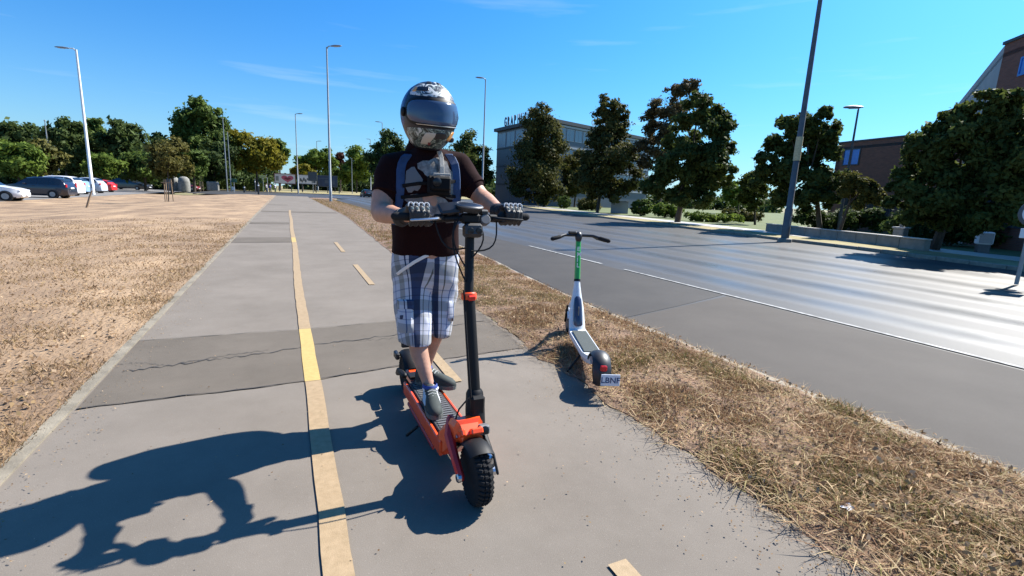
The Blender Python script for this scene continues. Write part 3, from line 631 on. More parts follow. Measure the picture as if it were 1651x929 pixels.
def tree(name, label, cat, base, circles, D, lm, n=7000, size=None, trunk=.16, group=None, depth=.8, spread=.24, clump=22, limbs=True, z0=0.0):
    base = Vector(base); sph = []
    for i, (px, py, rp) in enumerate(circles):
        c = AD(px, py, D); zc = (c-Vector((0, 0, CAM_H))).dot(fw); r_ = rp*zc/F_PX
        dj = ((i*7919 % 13)/6-1)*r_*depth; c = AD(px, py, D+dj); sph.append(((c-base), r_))
    o = wthing(name, label, cat, tuple(base), group); WORLD.discard(o.name)
    if lm == 'maroon': sph = [(c, r_*1.13) for c, r_ in sph]
    if name == 'street_tree': n = int(n*1.0); spread = spread*.8; clump = int(clump*.8)
    size = (size or max(.10, D*.0042))*.78; n = int(n*1.55)
    V, F = leaf_cloud([(tuple(c), r_*random.uniform(.86, 1.12)) for c, r_ in sph], n, size, spread, clump)
    link('crown', np_mesh('crown', V, F, LM[lm]), o, (0, 0, 0))
    top = max(c.z for c, r_ in sph); mid = sum((c*r_ for c, r_ in sph), Vector())/sum(r_ for c, r_ in sph); b = MB()
    low = min(c.z-r_*.3 for c, r_ in sph); fork = Vector((mid.x*.35, mid.y*.35, max(low, .35*top)))
    b.tube([(0, 0, -.15), (0, 0, .05), fork*.5+Vector((.03*top*.1, 0, 0)), fork, mid*.6+fork*.4, Vector((mid.x, mid.y, top*.92))], [trunk*1.5, trunk*1.15, trunk*.95, trunk*.85, trunk*.6, trunk*.12], 8)
    if limbs:
        for c, r_ in sph[::2]:
            s0 = fork+(mid-fork)*random.uniform(0, .7); m_ = (s0+c)/2+Vector((0, 0, -.08*(c-s0).length)); b.tube([s0, m_, c], [trunk*.4, trunk*.25, trunk*.06], 6)
    b.obj('trunk', M['bark'], o, loc=(0, 0, 0), smooth=True)
    return o
gR = 'trees across the road'; gL = 'trees behind the car park'; gF = 'trees beyond the end of the path'
tree('street_tree', 'dark columnar tree standing before the blue grey office building', 'tree', GD(878, 74), [(873,183,17),(862,203,22),(886,208,22),(853,238,25),(892,240,24),(848,273,26),(890,275,25),(868,258,30),(865,305,24),(887,305,21),(842,300,17)], 74, 'maroon', 17000, .3, .22, gR)
tree('street_tree', 'broad dark tree left of the blue grey office building', 'tree', GD(765, 88), [(757,240,22),(775,252,17),(760,270,24),(780,280,15),(765,300,22),(745,260,20),(735,285,20)], 88, 'dark', 9000, .36, .2, gR)
tree('street_tree', 'slim stepped dark tree with narrow top between office and round bush', 'tree', GD(963, 56), [(982,168,15),(970,188,13),(1000,184,12),(985,205,22),(965,225,16),(1000,225,17),(953,255,22),(985,250,27),(1008,260,17),(943,285,22),(975,290,27),(1005,290,21),(958,310,15),(990,312,15)], 56, 'maroon', 17000, .26, .17, gR)
tree('street_tree', 'small shaded tree tucked behind the columnar tree by the office', 'tree', GD(926, 84), [(925,268,18),(932,298,20),(912,302,17),(945,300,15),(935,280,14)], 84, 'olive', 5000, .34, .14, gR)
tree('street_tree', 'largest dark round tree on the far kerb with bare lower trunk', 'tree', G(1092, 359), [(1130,165,18),(1150,182,23),(1113,185,20),(1162,210,21),(1130,215,33),(1092,225,22),(1166,240,19),(1098,260,29),(1140,260,34),(1073,272,22),(1060,296,18),(1108,300,27),(1150,294,26),(1171,280,13),(1090,318,16),(1130,318,18),(1043,300,12),(1060,310,12)], 38, 'dark', 26000, .19, .2, gR)
tree('street_tree', 'tall thin brownish tree rising behind the largest dark tree', 'tree', GD(1062, 54), [(1102,143,13),(1085,150,12),(1117,138,9),(1065,175,15),(1090,180,18),(1045,195,12),(1055,215,16),(1035,240,12),(1075,218,17),(1040,262,13),(1060,250,16)], 54, 'brown', 9000, .2, .15, gR, spread=.3)
tree('street_tree', 'dark leafy tree behind the leaning lamp post', 'tree', GD(1322, 34), [(1330,183,11),(1300,205,20),(1270,205,17),(1337,215,18),(1250,235,16),(1290,240,27),(1330,250,24),(1238,265,18),(1275,280,26),(1320,285,27),(1350,290,17),(1230,298,16),(1260,315,19),(1300,320,21),(1335,320,17)], 34, 'dark', 24000, .17, .14, gR)
tree('street_tree', 'small young tree with bare trunk on the park lawn', 'tree', GD(1217, 43), [(1213,293,15),(1203,310,13),(1222,316,13),(1210,330,11)], 43, 'dark', 4500, .18, .08, gR)
tree('street_tree', 'low yellowish tree in front of the low brick building', 'tree', GD(1350, 31), [(1375,288,13),(1395,300,14),(1405,315,12),(1365,310,13),(1420,320,10),(1385,325,12)], 31, 'olive', 6500, .15, .08, gR)
tree('street_tree', 'huge dark spreading tree before the tall brick building', 'tree', G(1506, 404), [(1590,160,18),(1622,168,24),(1560,185,19),(1530,202,21),(1600,205,34),(1500,217,19),(1645,215,30),(1478,237,17),(1540,235,33),(1620,260,40),(1570,275,38),(1500,265,29),(1458,277,17),(1446,300,15),(1480,310,26),(1530,310,36),(1590,320,36),(1645,310,34),(1473,343,20),(1520,348,25),(1570,352,25),(1625,350,25),(1438,325,11),(1680,240,45),(1690,300,40)], 24, 'dark', 42000, .135, .17, gR)
tree('street_tree', 'pale green tree in the gap right of the largest dark tree', 'tree', GD(1190, 92), [(1190,302,14),(1201,315,11),(1176,310,13),(1186,320,11)], 92, 'bright', 3500, .36, .12, gR)
# behind the car park
for lab, px, D, circ, lm, n in (
 ('deep green tree at the far left above the white car', 25, 132, [(30,211,15),(12,226,18),(46,228,16),(0,245,20),(30,245,18)], 'deep', 4200),
 ('bright rounded bushy tree at far left behind the dark estate car', 32, 98, [(30,256,18),(42,262,15),(20,266,14),(34,274,13)], 'bright', 3200),
 ('olive bushy tree left of the thin grey lamp mast', 62, 102, [(60,246,17),(72,258,15),(55,262,15),(75,270,11)], 'olive', 3200),
 ('tall deep green tree between the thin mast and the pale lamp post', 108, 122, [(112,203,12),(96,222,16),(124,222,17),(105,245,23),(130,250,19),(90,250,15)], 'deep', 5200),
 ('tree with sunlit lime top just right of the pale lamp post', 155, 127, [(156,204,10),(150,222,15),(167,238,16),(150,245,16)], 'green', 3800),
 ('wide deep green tree above the red parked car', 200, 120, [(196,210,12),(180,224,15),(211,224,16),(226,240,12),(200,245,21),(236,255,12),(180,250,16)], 'deep', 5600),
 ('low bright green tree behind the silver and red cars', 170, 98, [(164,263,15),(181,268,12),(172,275,10),(155,270,11)], 'bright', 3000),
 ('low dark olive tree behind the black saloon', 235, 104, [(223,265,18),(240,260,15),(252,274,14),(235,276,13),(212,276,12)], 'green', 3800),
 ('olive brown tree behind the staked sapling', 278, 94, [(276,252,18),(291,264,15),(264,268,14),(284,240,11),(300,274,9)], 'rust', 3200),
 ('tallest sunlit green tree at the end of the car park', 325, 132, [(322,178,16),(300,194,15),(341,188,16),(310,215,18),(336,220,22),(356,213,14),(294,226,12),(286,215,7),(320,240,19),(366,226,9)], 'green', 8500),
 ('small rounded green tree below the tallest tree', 314, 98, [(312,262,15),(318,272,12),(304,272,10)], 'green', 2400),
 ('dark shaded tree left of the paired thin masts', 345, 124, [(350,260,17),(336,250,16),(361,243,15),(345,275,14),(360,275,12)], 'deep', 4200),
 ('deep green tree between the wide tree and the tallest tree', 262, 128, [(262,236,12),(250,252,12),(274,240,11),(255,225,7)], 'deep', 3000)):
    tree('car_park_tree', lab, 'tree', GD(px, D, -.4), [(a_, c_, r__*1.2) for a_, c_, r__ in circ], D, lm, int(n*1.3), D*.0042, .2, gL, clump=16)
for lab, px, D, circ, lm, n in (
 ('large yellow green tree left of the far end of the path', 415, 126, [(385,224,14),(400,240,19),(425,243,17),(445,246,15),(410,260,19),(440,262,14),(456,258,8),(385,255,16),(374,237,9)], 'yellow', 7500),
 ('mid green tree showing behind the yellow green tree', 452, 156, [(446,235,10),(458,242,8),(452,250,11)], 'green', 2200),
 ('green tree behind the white billboard', 508, 176, [(505,256,15),(490,266,12),(521,253,13),(531,262,10),(510,272,14)], 'bright', 4200),
 ('small pale yellow tree above the white billboard', 488, 164, [(490,277,9),(476,276,6),(500,281,8)], 'yellow', 1700),
 ('slender dark red tree right of the tall lamp post', 549, 186, [(549,252,6),(546,262,7),(553,268,8)], 'red', 1500),
 ('bright green tree left of the rider behind the road', 575, 172, [(574,253,16),(590,261,15),(565,273,14),(585,279,14),(560,285,10)], 'bright', 5200),
 ('dark bushy tree just behind the shoulder of the rider', 622, 122, [(626,233,18),(612,254,16),(642,248,18),(606,274,14),(630,272,18)], 'deep', 5200),
 ('dark tree hidden behind the torso of the rider', 680, 118, [(680,255,22),(710,262,22),(735,268,20),(700,285,20),(725,290,18)], 'deep', 5200),
 ('green tree low behind the blue hoarding', 540, 190, [(530,280,9),(545,281,9),(556,279,8)], 'green', 1900)):
    tree('park_tree', lab, 'tree', GD(px, D, .0), circ, D, lm, n, D*.004, .22, gF, clump=16)
# shaded woods closing the gaps behind (one mass)
def woods(name, x0, x1, D, pytop, pybot, lm, n, z=0):
    sp = []; px = x0
    while px < x1:
        for py in np.arange(pytop+6, pybot+4, 9):
            hz = 279.5+.0449*px; c = AD(px+random.uniform(-5, 5), hz-(300-py)+random.uniform(-3, 3), D+random.uniform(-8, 8)); sp.append((tuple(c), 10*D/F_PX*random.uniform(.8, 1.25)*1.2))
        px += 12
    V, F = leaf_cloud(sp, n, D*.0045, .3, 10); link(name, np_mesh(name, V, F, LM[lm]), kind='stuff')
woods('far_woods', -60, 440, 155, 252, 300, 'deep', 30000); woods('far_woods', 480, 800, 215, 278, 301, 'deep', 12000); woods('far_woods', 790, 1250, 150, 288, 301, 'deep', 9000)
woods('undergrowth', -60, 430, 134, 288, 300, 'deep', 9000)
# clipped bushes and hedges across the road
def shrub(name, label, cat, px, D, w, h, lm, n, size, d=None, group=None, ball=False, z=.03):
    b_ = GD(px, D, z); o = thing(name, label, cat, tuple(b_), -YAW, group); d = d or w
    if ball: sp = [((0, 0, h*.5), h*.5)]; V, F = leaf_cloud(sp, n, size, .05, 260, 0)
    else:
        sp = [((random.uniform(-.5, .5)*w*.8, random.uniform(-.5, .5)*d*.8, h*random.uniform(.35, .7)), h*.42) for _ in range(max(5, int(w/h*5)))]; V, F = leaf_cloud(sp, n, size, .22, 14)
    if ball:
        q = V.reshape(-1, 4, 3); q[:, :, 0] *= w/h; q[:, :, 1] *= w/h
    link('foliage', np_mesh('foliage', V, F, LM[lm]), o, (0, 0, 0)); b = MB()
    for k in range(4): b.tube([(0, 0, -.05), (random.uniform(-.2, .2)*w, random.uniform(-.2, .2)*d, h*.6)], [.03, .01], 5)
    b.obj('stem', M['bark'], o, loc=(0, 0, 0)); return o
gB = 'clipped round bushes across the road'
shrub('round_bush', 'smaller clipped round bush near the columnar tree', 'bush', 909, 66, 1.95, 1.8, 'green', 5200, .10, group=gB, ball=True)
shrub('round_bush', 'larger clipped round bush left of the largest dark tree', 'bush', 1033, 51, 2.3, 1.75, 'green', 7000, .09, group=gB, ball=True)
shrub('hedge', 'loose green hedge between the two round bushes', 'hedge', 948, 64, 4.5, 1.3, 'olive', 5200, .14, 1.2)
shrub('hedge', 'sunlit ragged hedge right of the larger round bush', 'hedge', 1072, 49, 3.2, 1.3, 'bright', 5200, .12, 1.2)
shrub('hedge', 'low green planting on the lawn between two trees', 'hedge', 1150, 44, 5.2, .75, 'bright', 5600, .1, 1.6)
shrub('hedge', 'low planting behind the small young tree on the lawn', 'hedge', 1195, 52, 4, 1.0, 'olive', 4200, .12, 1.6)
shrub('hedge', 'dark hedge filling the shade under the huge spreading tree', 'hedge', 1530, 31, 6, 1.5, 'deep', 8000, .1, 1.2)  # dark foliage: a hedge that also fills in the shade below the crown
shrub('hedge', 'dark hedge filling the shade under the tree behind the lamp post', 'hedge', 1350, 37, 6, 1.5, 'deep', 8000, .11, 1.2)  # again hedge and under-tree shade built as one dark mass
# staked saplings on the dry lawn
def sapling(label, px, D, circ, n, lm='rust', lean=0):
    b_ = GD(px, D, -.2); o = tree('staked_sapling', label, 'tree', b_, circ, D, lm, n, D*.0032, .035, 'staked saplings on the dry lawn', clump=12, spread=.3)
    for k in range(3):
        a = k*2.1+.4; MB().tube([(.33*math.cos(a), .33*math.sin(a), -.2), (.27*math.cos(a), .27*math.sin(a), 1.75)], .035, 7).obj('stake', M['twig'], o, loc=(0, 0, 0), smooth=True)
    b = MB()
    for k in range(3):
        a, c = k*2.1+.4, (k+1)*2.1+.4; b.box((.14*(math.cos(a)+math.cos(c)), .14*(math.sin(a)+math.sin(c)), 1.5), (.5, .03, .07), Matrix.Rotation(0, 4, 'Z'))
    b.obj('tie_rail', M['twig'], o, loc=(0, 0, 0)); return o
sapling('young olive leaved sapling held by three wooden stakes on the dry lawn', 272, 47.5, [(271,250,12),(279,262,11),(264,264,9),(274,275,8),(288,270,7)], 900)
sapling('smaller staked sapling farther back beside the dark red car', 325, 108, [(322,270,7),(327,278,6),(319,279,5)], 500, 'green')
# ================================================================== street furniture
M['pole'] = mat('galvanised steel', (.30, .31, .31), .5, .55, var=.12, vscale=3)
M['polewhite'] = mat('pale painted steel', (.62, .63, .62), .5, .1, var=.08, vscale=2)
M['poledark'] = mat('dark weathered steel', (.10, .105, .11), .55, .4, var=.2, vscale=3)
M['lamp'] = mat('lamp housing', (.22, .23, .24), .45, .3); M['lens'] = mat('lamp lens', (.5, .5, .48), .2)
M['black'] = mat('black plastic', (.016, .016, .018), .45); M['rubber'] = mat('tyre rubber', (.018, .018, .019), .85, spec=.15, bump=.15, bscale=120)
M['redplastic'] = mat('red lens', (.42, .012, .015), .25); M['signblue'] = mat('sign blue', (.02, .11, .48), .4); M['signwhite'] = mat('sign white', (.75, .75, .75), .4)
M['sticker'] = mat('aged paper notice', (.50, .42, .24), .8, var=.2, vscale=14)
gP = 'street lamp posts'
def lamp_post(label, base, top_px, py_top, arm_px=0, armz=.25, r0=.13, r1=.06, m='pole', top=None, head=True, hl=.9, name='street_lamp', group=gP):
    base = Vector(base); D = math.hypot(base.x, base.y)
    if top is None:
        lo, hi = 1, 40
        for _ in range(50):
            h = (lo+hi)/2; d = Vector((base.x, base.y, h))-Vector((0, 0, CAM_H)); yy_ = PH/2-F_PX*d.dot(up)/d.dot(fw)
            if yy_ > py_top: lo = h
            else: hi = h
    else: h = top-base.z
    if top is None: h = h-base.z
    o = thing(name, label, 'lamp post', tuple(base), 0, group)
    MB().tube([(0, 0, -.2), (0, 0, 1.4), (0, 0, 1.45), (0, 0, h)], [r0, r0, r0*.8, r1], 12).obj('pole', M[m], o, smooth=True)
    MB().box((0, -r0*.92, .85), (.13, .03, .45), ch=.008).obj('service_door', M['lamp'], o)
    if head:
        side = Vector((math.cos(YAW), -math.sin(YAW), 0)) if not isinstance(arm_px, Vector) else arm_px
        ln = (arm_px*D/F_PX if not isinstance(arm_px, Vector) else 1.25); s = 1 if (isinstance(arm_px, Vector) or arm_px > 0) else -1; ln = abs(ln)*1.0; q = side*s
        e = q*(ln-hl*.6)+Vector((0, 0, h+armz))
        MB().tube([(0, 0, h-.15), (q*ln*.15+Vector((0, 0, h+armz*.7))), e], [r1*.95, r1*.7, r1*.55], 8).obj('arm', M[m], o, smooth=True)
        b = MB(); a = math.atan2(q.y, q.x); Mx = Matrix.Translation(e+q*hl*.3)@Matrix.Rotation(a, 4, 'Z')@Matrix.Rotation(-.06, 4, 'Y')
        b.rings([[(x, w_*math.cos(t), t_*math.sin(t) if math.sin(t) > 0 else t_*.45*math.sin(t)) for t in [2*math.pi*k/12 for k in range(12)]] for x, w_, t_ in ((-.5*hl, .05, .05), (-.42*hl, .09, .09), (-.1*hl, .15, .13), (.3*hl, .14, .1), (.48*hl, .07, .05), (.5*hl, .02, .02))], M=Mx)
        b.obj('lamp_head', M['lamp'], o, smooth=True)
        MB().box((.05*hl, 0, -.055), (.5*hl, .2, .03), Mx, ch=.01).obj('lens', M['lens'], o)
    return o
lamp_post('pale tapering lamp post beside the parked cars', GD(150, 71, -.35), 122, 80, -21*1.0, .12, .2, .09, 'polewhite', hl=1.5)
lamp_post('tall lamp post on the verge left of the rider, the one nearest along the path', (4.2, 54.5, .02), 524, 76, 18, .12, .15, .07, 'pole', hl=1.1)
lamp_post('lamp post at the far end of the path before the billboards', GD(481, 118, 0), 478, 184, 9, .1, .17, .08, 'pole', hl=1.3)
lamp_post('small distant lamp post in front of the trees behind the white billboard', GD(513, 190, 0), 511, 228, 6, .1, .2, .1, 'pole', hl=1.6)
lamp_post('lamp post seen just right of the helmet of the rider', (23.4, 60.5, .03), 778, 128, -13, .15, .15, .07, 'pole', hl=1.1)
lamp_post('distant lamp post whose head shows above the shoulder of the rider', GD(617, 128, 0), 617, 198, -9, .15, .17, .08, 'pole', hl=1.4)
lamp_post('farthest lamp post with short arm left of the rider', GD(598, 196, 0), 597, 225, -5, .1, .2, .1, 'pole', hl=1.5)
big = lamp_post('big lamp post rising out of the picture on the far kerb, notice on it', G(1265, 387, 0), 0, 0, Vector((-1, 0, 0)), .2, .17, .08, 'poledark', top=12.0, hl=.95)
MB().lathe([(.145, 3.55), (.146, 3.58), (.142, 4.55), (.141, 4.58)], 14).obj('notice', M['sticker'], big, smooth=True)
MB().lathe([(.30, -.12), (.30, .05), (.26, .08), (.18, .09)], 14).obj('foot', M['concrete'], big)
lamp_post('park lamp whose curved head shows above the tree behind the big lamp post', GD(1350, 36, 0), 1357, 176, 1, .1, .1, .05, 'poledark', hl=1.15, top=AD(1357, 178, 36).z).children[-1]
gM = 'thin grey masts'
def mast(label, px, D, py, r_=.07, z=-.2, m='pole', cat='mast'):
    b_ = GD(px, D, z); h = AD(px, py, D).z-z; o = thing('thin_mast', label, cat, tuple(b_), 0, gM)
    MB().tube([(0, 0, -.1), (0, 0, h*.55), (0, 0, h)], [r_*1.2, r_, r_*.6], 8).obj('shaft', M[m], o, smooth=True); MB().ball((0, 0, h), r_*1.3, 8).obj('cap', M['lamp'], o); return o
mast('thin grey mast left of the pale lamp post, small board on it', 86, 118, 196, .11, -.4)
MB().box((.5, -.12, 3.0), (1.3, .05, .55), ch=.01).obj('board', M['signwhite'], bpy.data.objects['thin_mast'])
mast('left one of the paired masts by the yellow green tree', 367, 108, 192, .09); mast('right one of the paired masts by the yellow green tree', 373, 112, 214, .08); mast('thin mast before the bright green tree left of the rider', 568, 150, 256, .09, 0)
# bollards, small signs and posts at the far end of the path
M['green_sign'] = mat('dark green board', (.02, .10, .06), .5); M['yellow_sign'] = mat('yellow sign', (.62, .50, .16), .5)
def bollard(label, px, D, h, r_, m, cat='bollard'):
    o = thing('bollard', label, cat, tuple(GD(px, D, 0)), 0, 'posts at the end of the lawn'); MB().lathe([(r_, -.1), (r_, h*.9), (r_*.8, h*.97), (r_*.3, h)], 10).obj('shaft', M[m], o, smooth=True)
    MB().lathe([(r_*1.03, h*.72), (r_*1.03, h*.82)], 10, caps=False).obj('band', M['signwhite'], o); return o
bollard('black post at the left edge of the path end', 417, 88, 1.75, .13, 'black'); bollard('short black bollard left of the black post', 394, 104, 1.1, .16, 'black'); bollard('thin dark post between bollard and yellow sign', 412, 110, 2.6, .08, 'poledark')
def sign_post(label, px, D, h, w, hh, m, cat='sign', z=0, pm='pole'):
    o = thing('small_sign', label, cat, tuple(GD(px, D, z)), -YAW, 'small signs at the far end'); MB().tube([(0, 0, -.1), (0, 0, h)], .06, 8).obj('post', M[pm], o, smooth=True)
    MB().box((0, -.08, h-hh/2+.1), (w, .04, hh), ch=.01).obj('board', M[m], o); return o
sign_post('small yellow sign on a post above the walkers', 425, 120, 3.4, 1.5, .6, 'yellow_sign'); sign_post('dark green sign board between paired masts and path', 378, 112, 2.3, 1.3, .7, 'green_sign'); sign_post('low white marker board on the lawn left of the bollard', 377, 100, .8, .5, .6, 'signwhite')
sign_post('plain grey post right of the yellow sign', 432, 96, 2.7, .12, .3, 'pole'); sign_post('tall blue grey direction board before the white billboard', 505, 132, 5.0, 2.2, 2.2, 'bluepanel')
# billboards
M['pink'] = mat('poster pink', (.48, .09, .15), .5); M['posterwhite'] = mat('poster white', (.62, .6, .62), .5); M['navy'] = mat('poster navy', (.02, .035, .075), .5, var=.3, vscale=.8); M['darkred'] = mat('dark red frame', (.16, .03, .03), .5)
def billboard(label, pxa, pxb, pyt, pyb, D, back, fm, art, legs=2):
    a = AD(pxa, pyt, D); c = AD(pxb, pyb, D); w_ = (AD(pxb, pyt, D)-a).length; zt_, zb_ = a.z, AD(pxa, pyb, D).z; base = GD((pxa+pxb)/2, D, 0); d = AD(pxb, pyt, D)-a
    o = thing('billboard', label, 'billboard', tuple(base), math.atan2(d.y, d.x), 'billboards beyond the crossing')
    MB().box((0, 0, (zt_+zb_)/2), (w_, .18, zt_-zb_), ch=.02).obj('panel', M[back], o); b = MB(); h_ = zt_-zb_
    for x, z, sx, sz in ((0, zt_+.06, w_+.3, .14), (0, zb_-.06, w_+.3, .14), (-w_/2-.07, (zt_+zb_)/2, .14, h_), (w_/2+.07, (zt_+zb_)/2, .14, h_)): b.box((x, 0, z), (sx, .3, sz))
    b.obj('frame', M[fm], o)
    for k in range(legs): MB().box(((k-(legs-1)/2)*w_*.6, .05, zb_/2-.1), (.22, .2, zb_+.1)).obj('leg', M['poledark'], o)
    art(o, w_, zb_, zt_); return o
def art_heart(o, w_, zb_, zt_):
    h_ = zt_-zb_; b = MB(); pts = []
    for k in range(28):
        t = 2*math.pi*k/28; pts.append((.12*w_+.30*w_*(16*math.sin(t)**3)/16, zb_+h_*.52+.44*h_*(13*math.cos(t)-5*math.cos(2*t)-2*math.cos(3*t)-math.cos(4*t))/16))
    b.add([(x, -.10, z) for x, z in pts], [tuple(range(28))]); b.obj('poster_heart', M['pink'], o)
    b = MB(); b.add([(.12*w_+(x-.12*w_)*.55, -.104, zb_+h_*.52+(z-zb_-h_*.52)*.4) for x, z in pts], [tuple(range(28))]); b.obj('poster_middle', M['darkred'], o)
    b = MB(); b.box((-.38*w_, -.10, zb_+h_*.5), (.14*w_, .01, h_*.5)); b.obj('poster_block', M['lamp'], o)
def art_fig(o, w_, zb_, zt_):
    h_ = zt_-zb_; b = MB()
    for x, z, r_ in ((-.38, .45, .10), (-.30, .3, .09), (-.2, .5, .11), (-.1, .35, .1), (0, .55, .07)): b.add([(x*w_+r_*w_*.5*math.cos(t), -.10-.002*abs(x), zb_+z*h_+r_*h_*2*math.sin(t)) for t in [k*math.pi/6 for k in range(12)]], [tuple(range(12))])
    b.obj('poster_figures', M['poledark'], o); b = MB(); b.box((.34*w_, -.10, zb_+h_*.4), (.22*w_, .01, h_*.55)); b.obj('poster_block', M['bluepanel'], o)
def art_dark(o, w_, zb_, zt_):
    h_ = zt_-zb_; b = MB()
    for x, z, sx, sz in ((-.2, .75, .5, .08), (-.05, .45, .18, .3), (.28, .4, .2, .4)): b.box((x*w_, -.1, zb_+z*h_), (sx*w_, .01, sz*h_))
    b.obj('poster_blocks', M['bluepanel'], o)
billboard('white billboard with a big pink heart beyond the crossing', 444, 477, 280, 295, 138, 'posterwhite', 'darkred', art_heart)
billboard('white billboard with dark figures right of the heart billboard', 482, 511, 282, 296, 138, 'posterwhite', 'poledark', art_fig)
billboard('dark navy hoarding right of the white billboard', 513, 544, 283, 300, 140, 'navy', 'poledark', art_dark, 3)
# bench across the road
pp = GD(849, 84); bn = thing('bench', 'small wooden bench across the road near the columnar tree', 'bench', tuple(pp), R(-35))
for k in range(3): MB().box((0, -.2+.2*k, .5), (1.9, .17, .06), ch=.01).obj('slat', M['twig'], bn)
for s in (-1, 1): MB().box((s*.75, 0, .23), (.14, .5, .47), ch=.02).obj('leg', M['concrete'], bn)
MB().box((0, .32, .85), (1.9, .06, .35), Matrix.Rotation(-.0, 4, 'X'), ch=.01).obj('backrest', M['twig'], bn)
# road signs at the right edge
pp = G(1640, 452, .02); sg = thing('road_sign', 'post with blue panel and round white sign at the far right edge', 'road sign', tuple(pp), R(-52))
zz = AD(1648, 345, math.hypot(pp.x, pp.y)).z; MB().tube([(0, 0, -.1), (0, 0, zz+1.1)], .04, 10).obj('post', M['pole'], sg, smooth=True)
Mx = Matrix.Translation((.02, -.07, zz))@Matrix.Rotation(R(90), 4, 'X'); MB().lathe([(.3, -.02), (.31, 0), (.31, .02), (.29, .025)], 28, Mx).obj('round_sign', M['poledark'], sg); MB().lathe([(.24, .026), (.235, .03)], 28, Mx).obj('round_face', M['signwhite'], sg)
MB().box((.12, -.07, zz+.62), (.62, .03, .62), ch=.008).obj('blue_panel', M['signblue'], sg); MB().box((.0, -.07, zz-.46), (.34, .03, .22), ch=.008).obj('small_plate', M['signwhite'], sg)
pp = GD(1582, 27); cb = thing('meter_box', 'small pale box with dark base in the shade under the huge tree', 'box', tuple(pp), R(-50))
MB().box((0, 0, .62), (.5, .35, .5), ch=.04).obj('body', M['signwhite'], cb); MB().box((0, 0, .18), (.4, .28, .4), ch=.02).obj('base', M['poledark'], cb); MB().box((0, -.19, .62), (.42, .02, .4), ch=.01).obj('door', M['render_wall'], cb)
# stone drum, grey block and leaning stake on the lawn
pp = GD(289, 112, -.25)
for k, (dx, lab) in enumerate(((-1.1, 'left one of two rounded grey stone blocks behind the sapling'), (1.0, 'right one of two rounded grey stone blocks behind the sapling'))):
    o = link('stone_block', MB().rings([[(r_*math.cos(t)*1.0, r_*.8*math.sin(t), z) for t in [2*math.pi*j/14 for j in range(14)]] for r_, z in ((.95, -.2), (1.0, .3), (.98, 1.6), (.85, 2.2), (.55, 2.5), (.1, 2.6))]).mesh('stone_block', M['concrete'], True), None, (pp.x+dx*math.cos(YAW), pp.y-dx*math.sin(YAW), pp.z), lab, 'stone', 'rounded stone blocks')
pp = GD(344, 120, -.1); MB().box((0, 0, .8), (2.1, 1.5, 1.9), ch=.12).obj('concrete_block', M['concrete'], loc=tuple(pp), label='squat pale concrete block left of the paired masts', cat='block')
pp = GD(139, 38.5, -.3); MB().tube([(0, 0, -.1), (.2, 0, .55), (.36, .02, .98)], [.06, .055, .045], 7).obj('leaning_stake', M['twig'], loc=tuple(pp), label='short leaning wooden stake stuck in the dry lawn', cat='stake')

# ================================================================== cars
M['chrome'] = mat('bright metal', (.6, .6, .6), .2, 1.0); M['carglass'] = mat('car glass', (.012, .016, .02), .06, spec=.9); M['headlamp'] = mat('headlamp', (.6, .62, .65), .12, spec=.8); M['plate'] = mat('number plate', (.7, .7, .68), .5)
def paint(n_, c, r_=.28): return mat(n_, c, r_, .0, spec=.5, coat=.8)
PAINT = dict(white=paint('white car paint', (.72, .72, .73)), dark=paint('midnight blue car paint', (.012, .016, .03)), blue=paint('light blue car paint', (.22, .34, .50)), silver=paint('silver car paint', (.42, .45, .49)), red=paint('red car paint', (.50, .02, .02)), black=paint('black car paint', (.012, .012, .014)), maroon=paint('dark red car paint', (.16, .015, .02)))
PROF = dict(  # (t along from rear, top z / H)
 suv=[(0, .50), (.012, .62), (.03, .68), (.05, .80), (.085, .93), (.16, .985), (.30, 1.0), (.46, .985), (.56, .93), (.70, .64), (.74, .615), (.88, .56), (.96, .50), (.988, .42), (1, .34)],
 hatch=[(0, .46), (.015, .60), (.04, .66), (.09, .82), (.14, .93), (.24, .99), (.38, 1.0), (.50, .965), (.58, .88), (.72, .62), (.76, .60), (.90, .53), (.97, .46), (.99, .40), (1, .32)],
 saloon=[(0, .48), (.012, .60), (.03, .66), (.15, .69), (.19, .72), (.31, .95), (.38, .995), (.48, 1.0), (.57, .95), (.71, .665), (.75, .645), (.90, .565), (.97, .49), (.99, .42), (1, .34)])
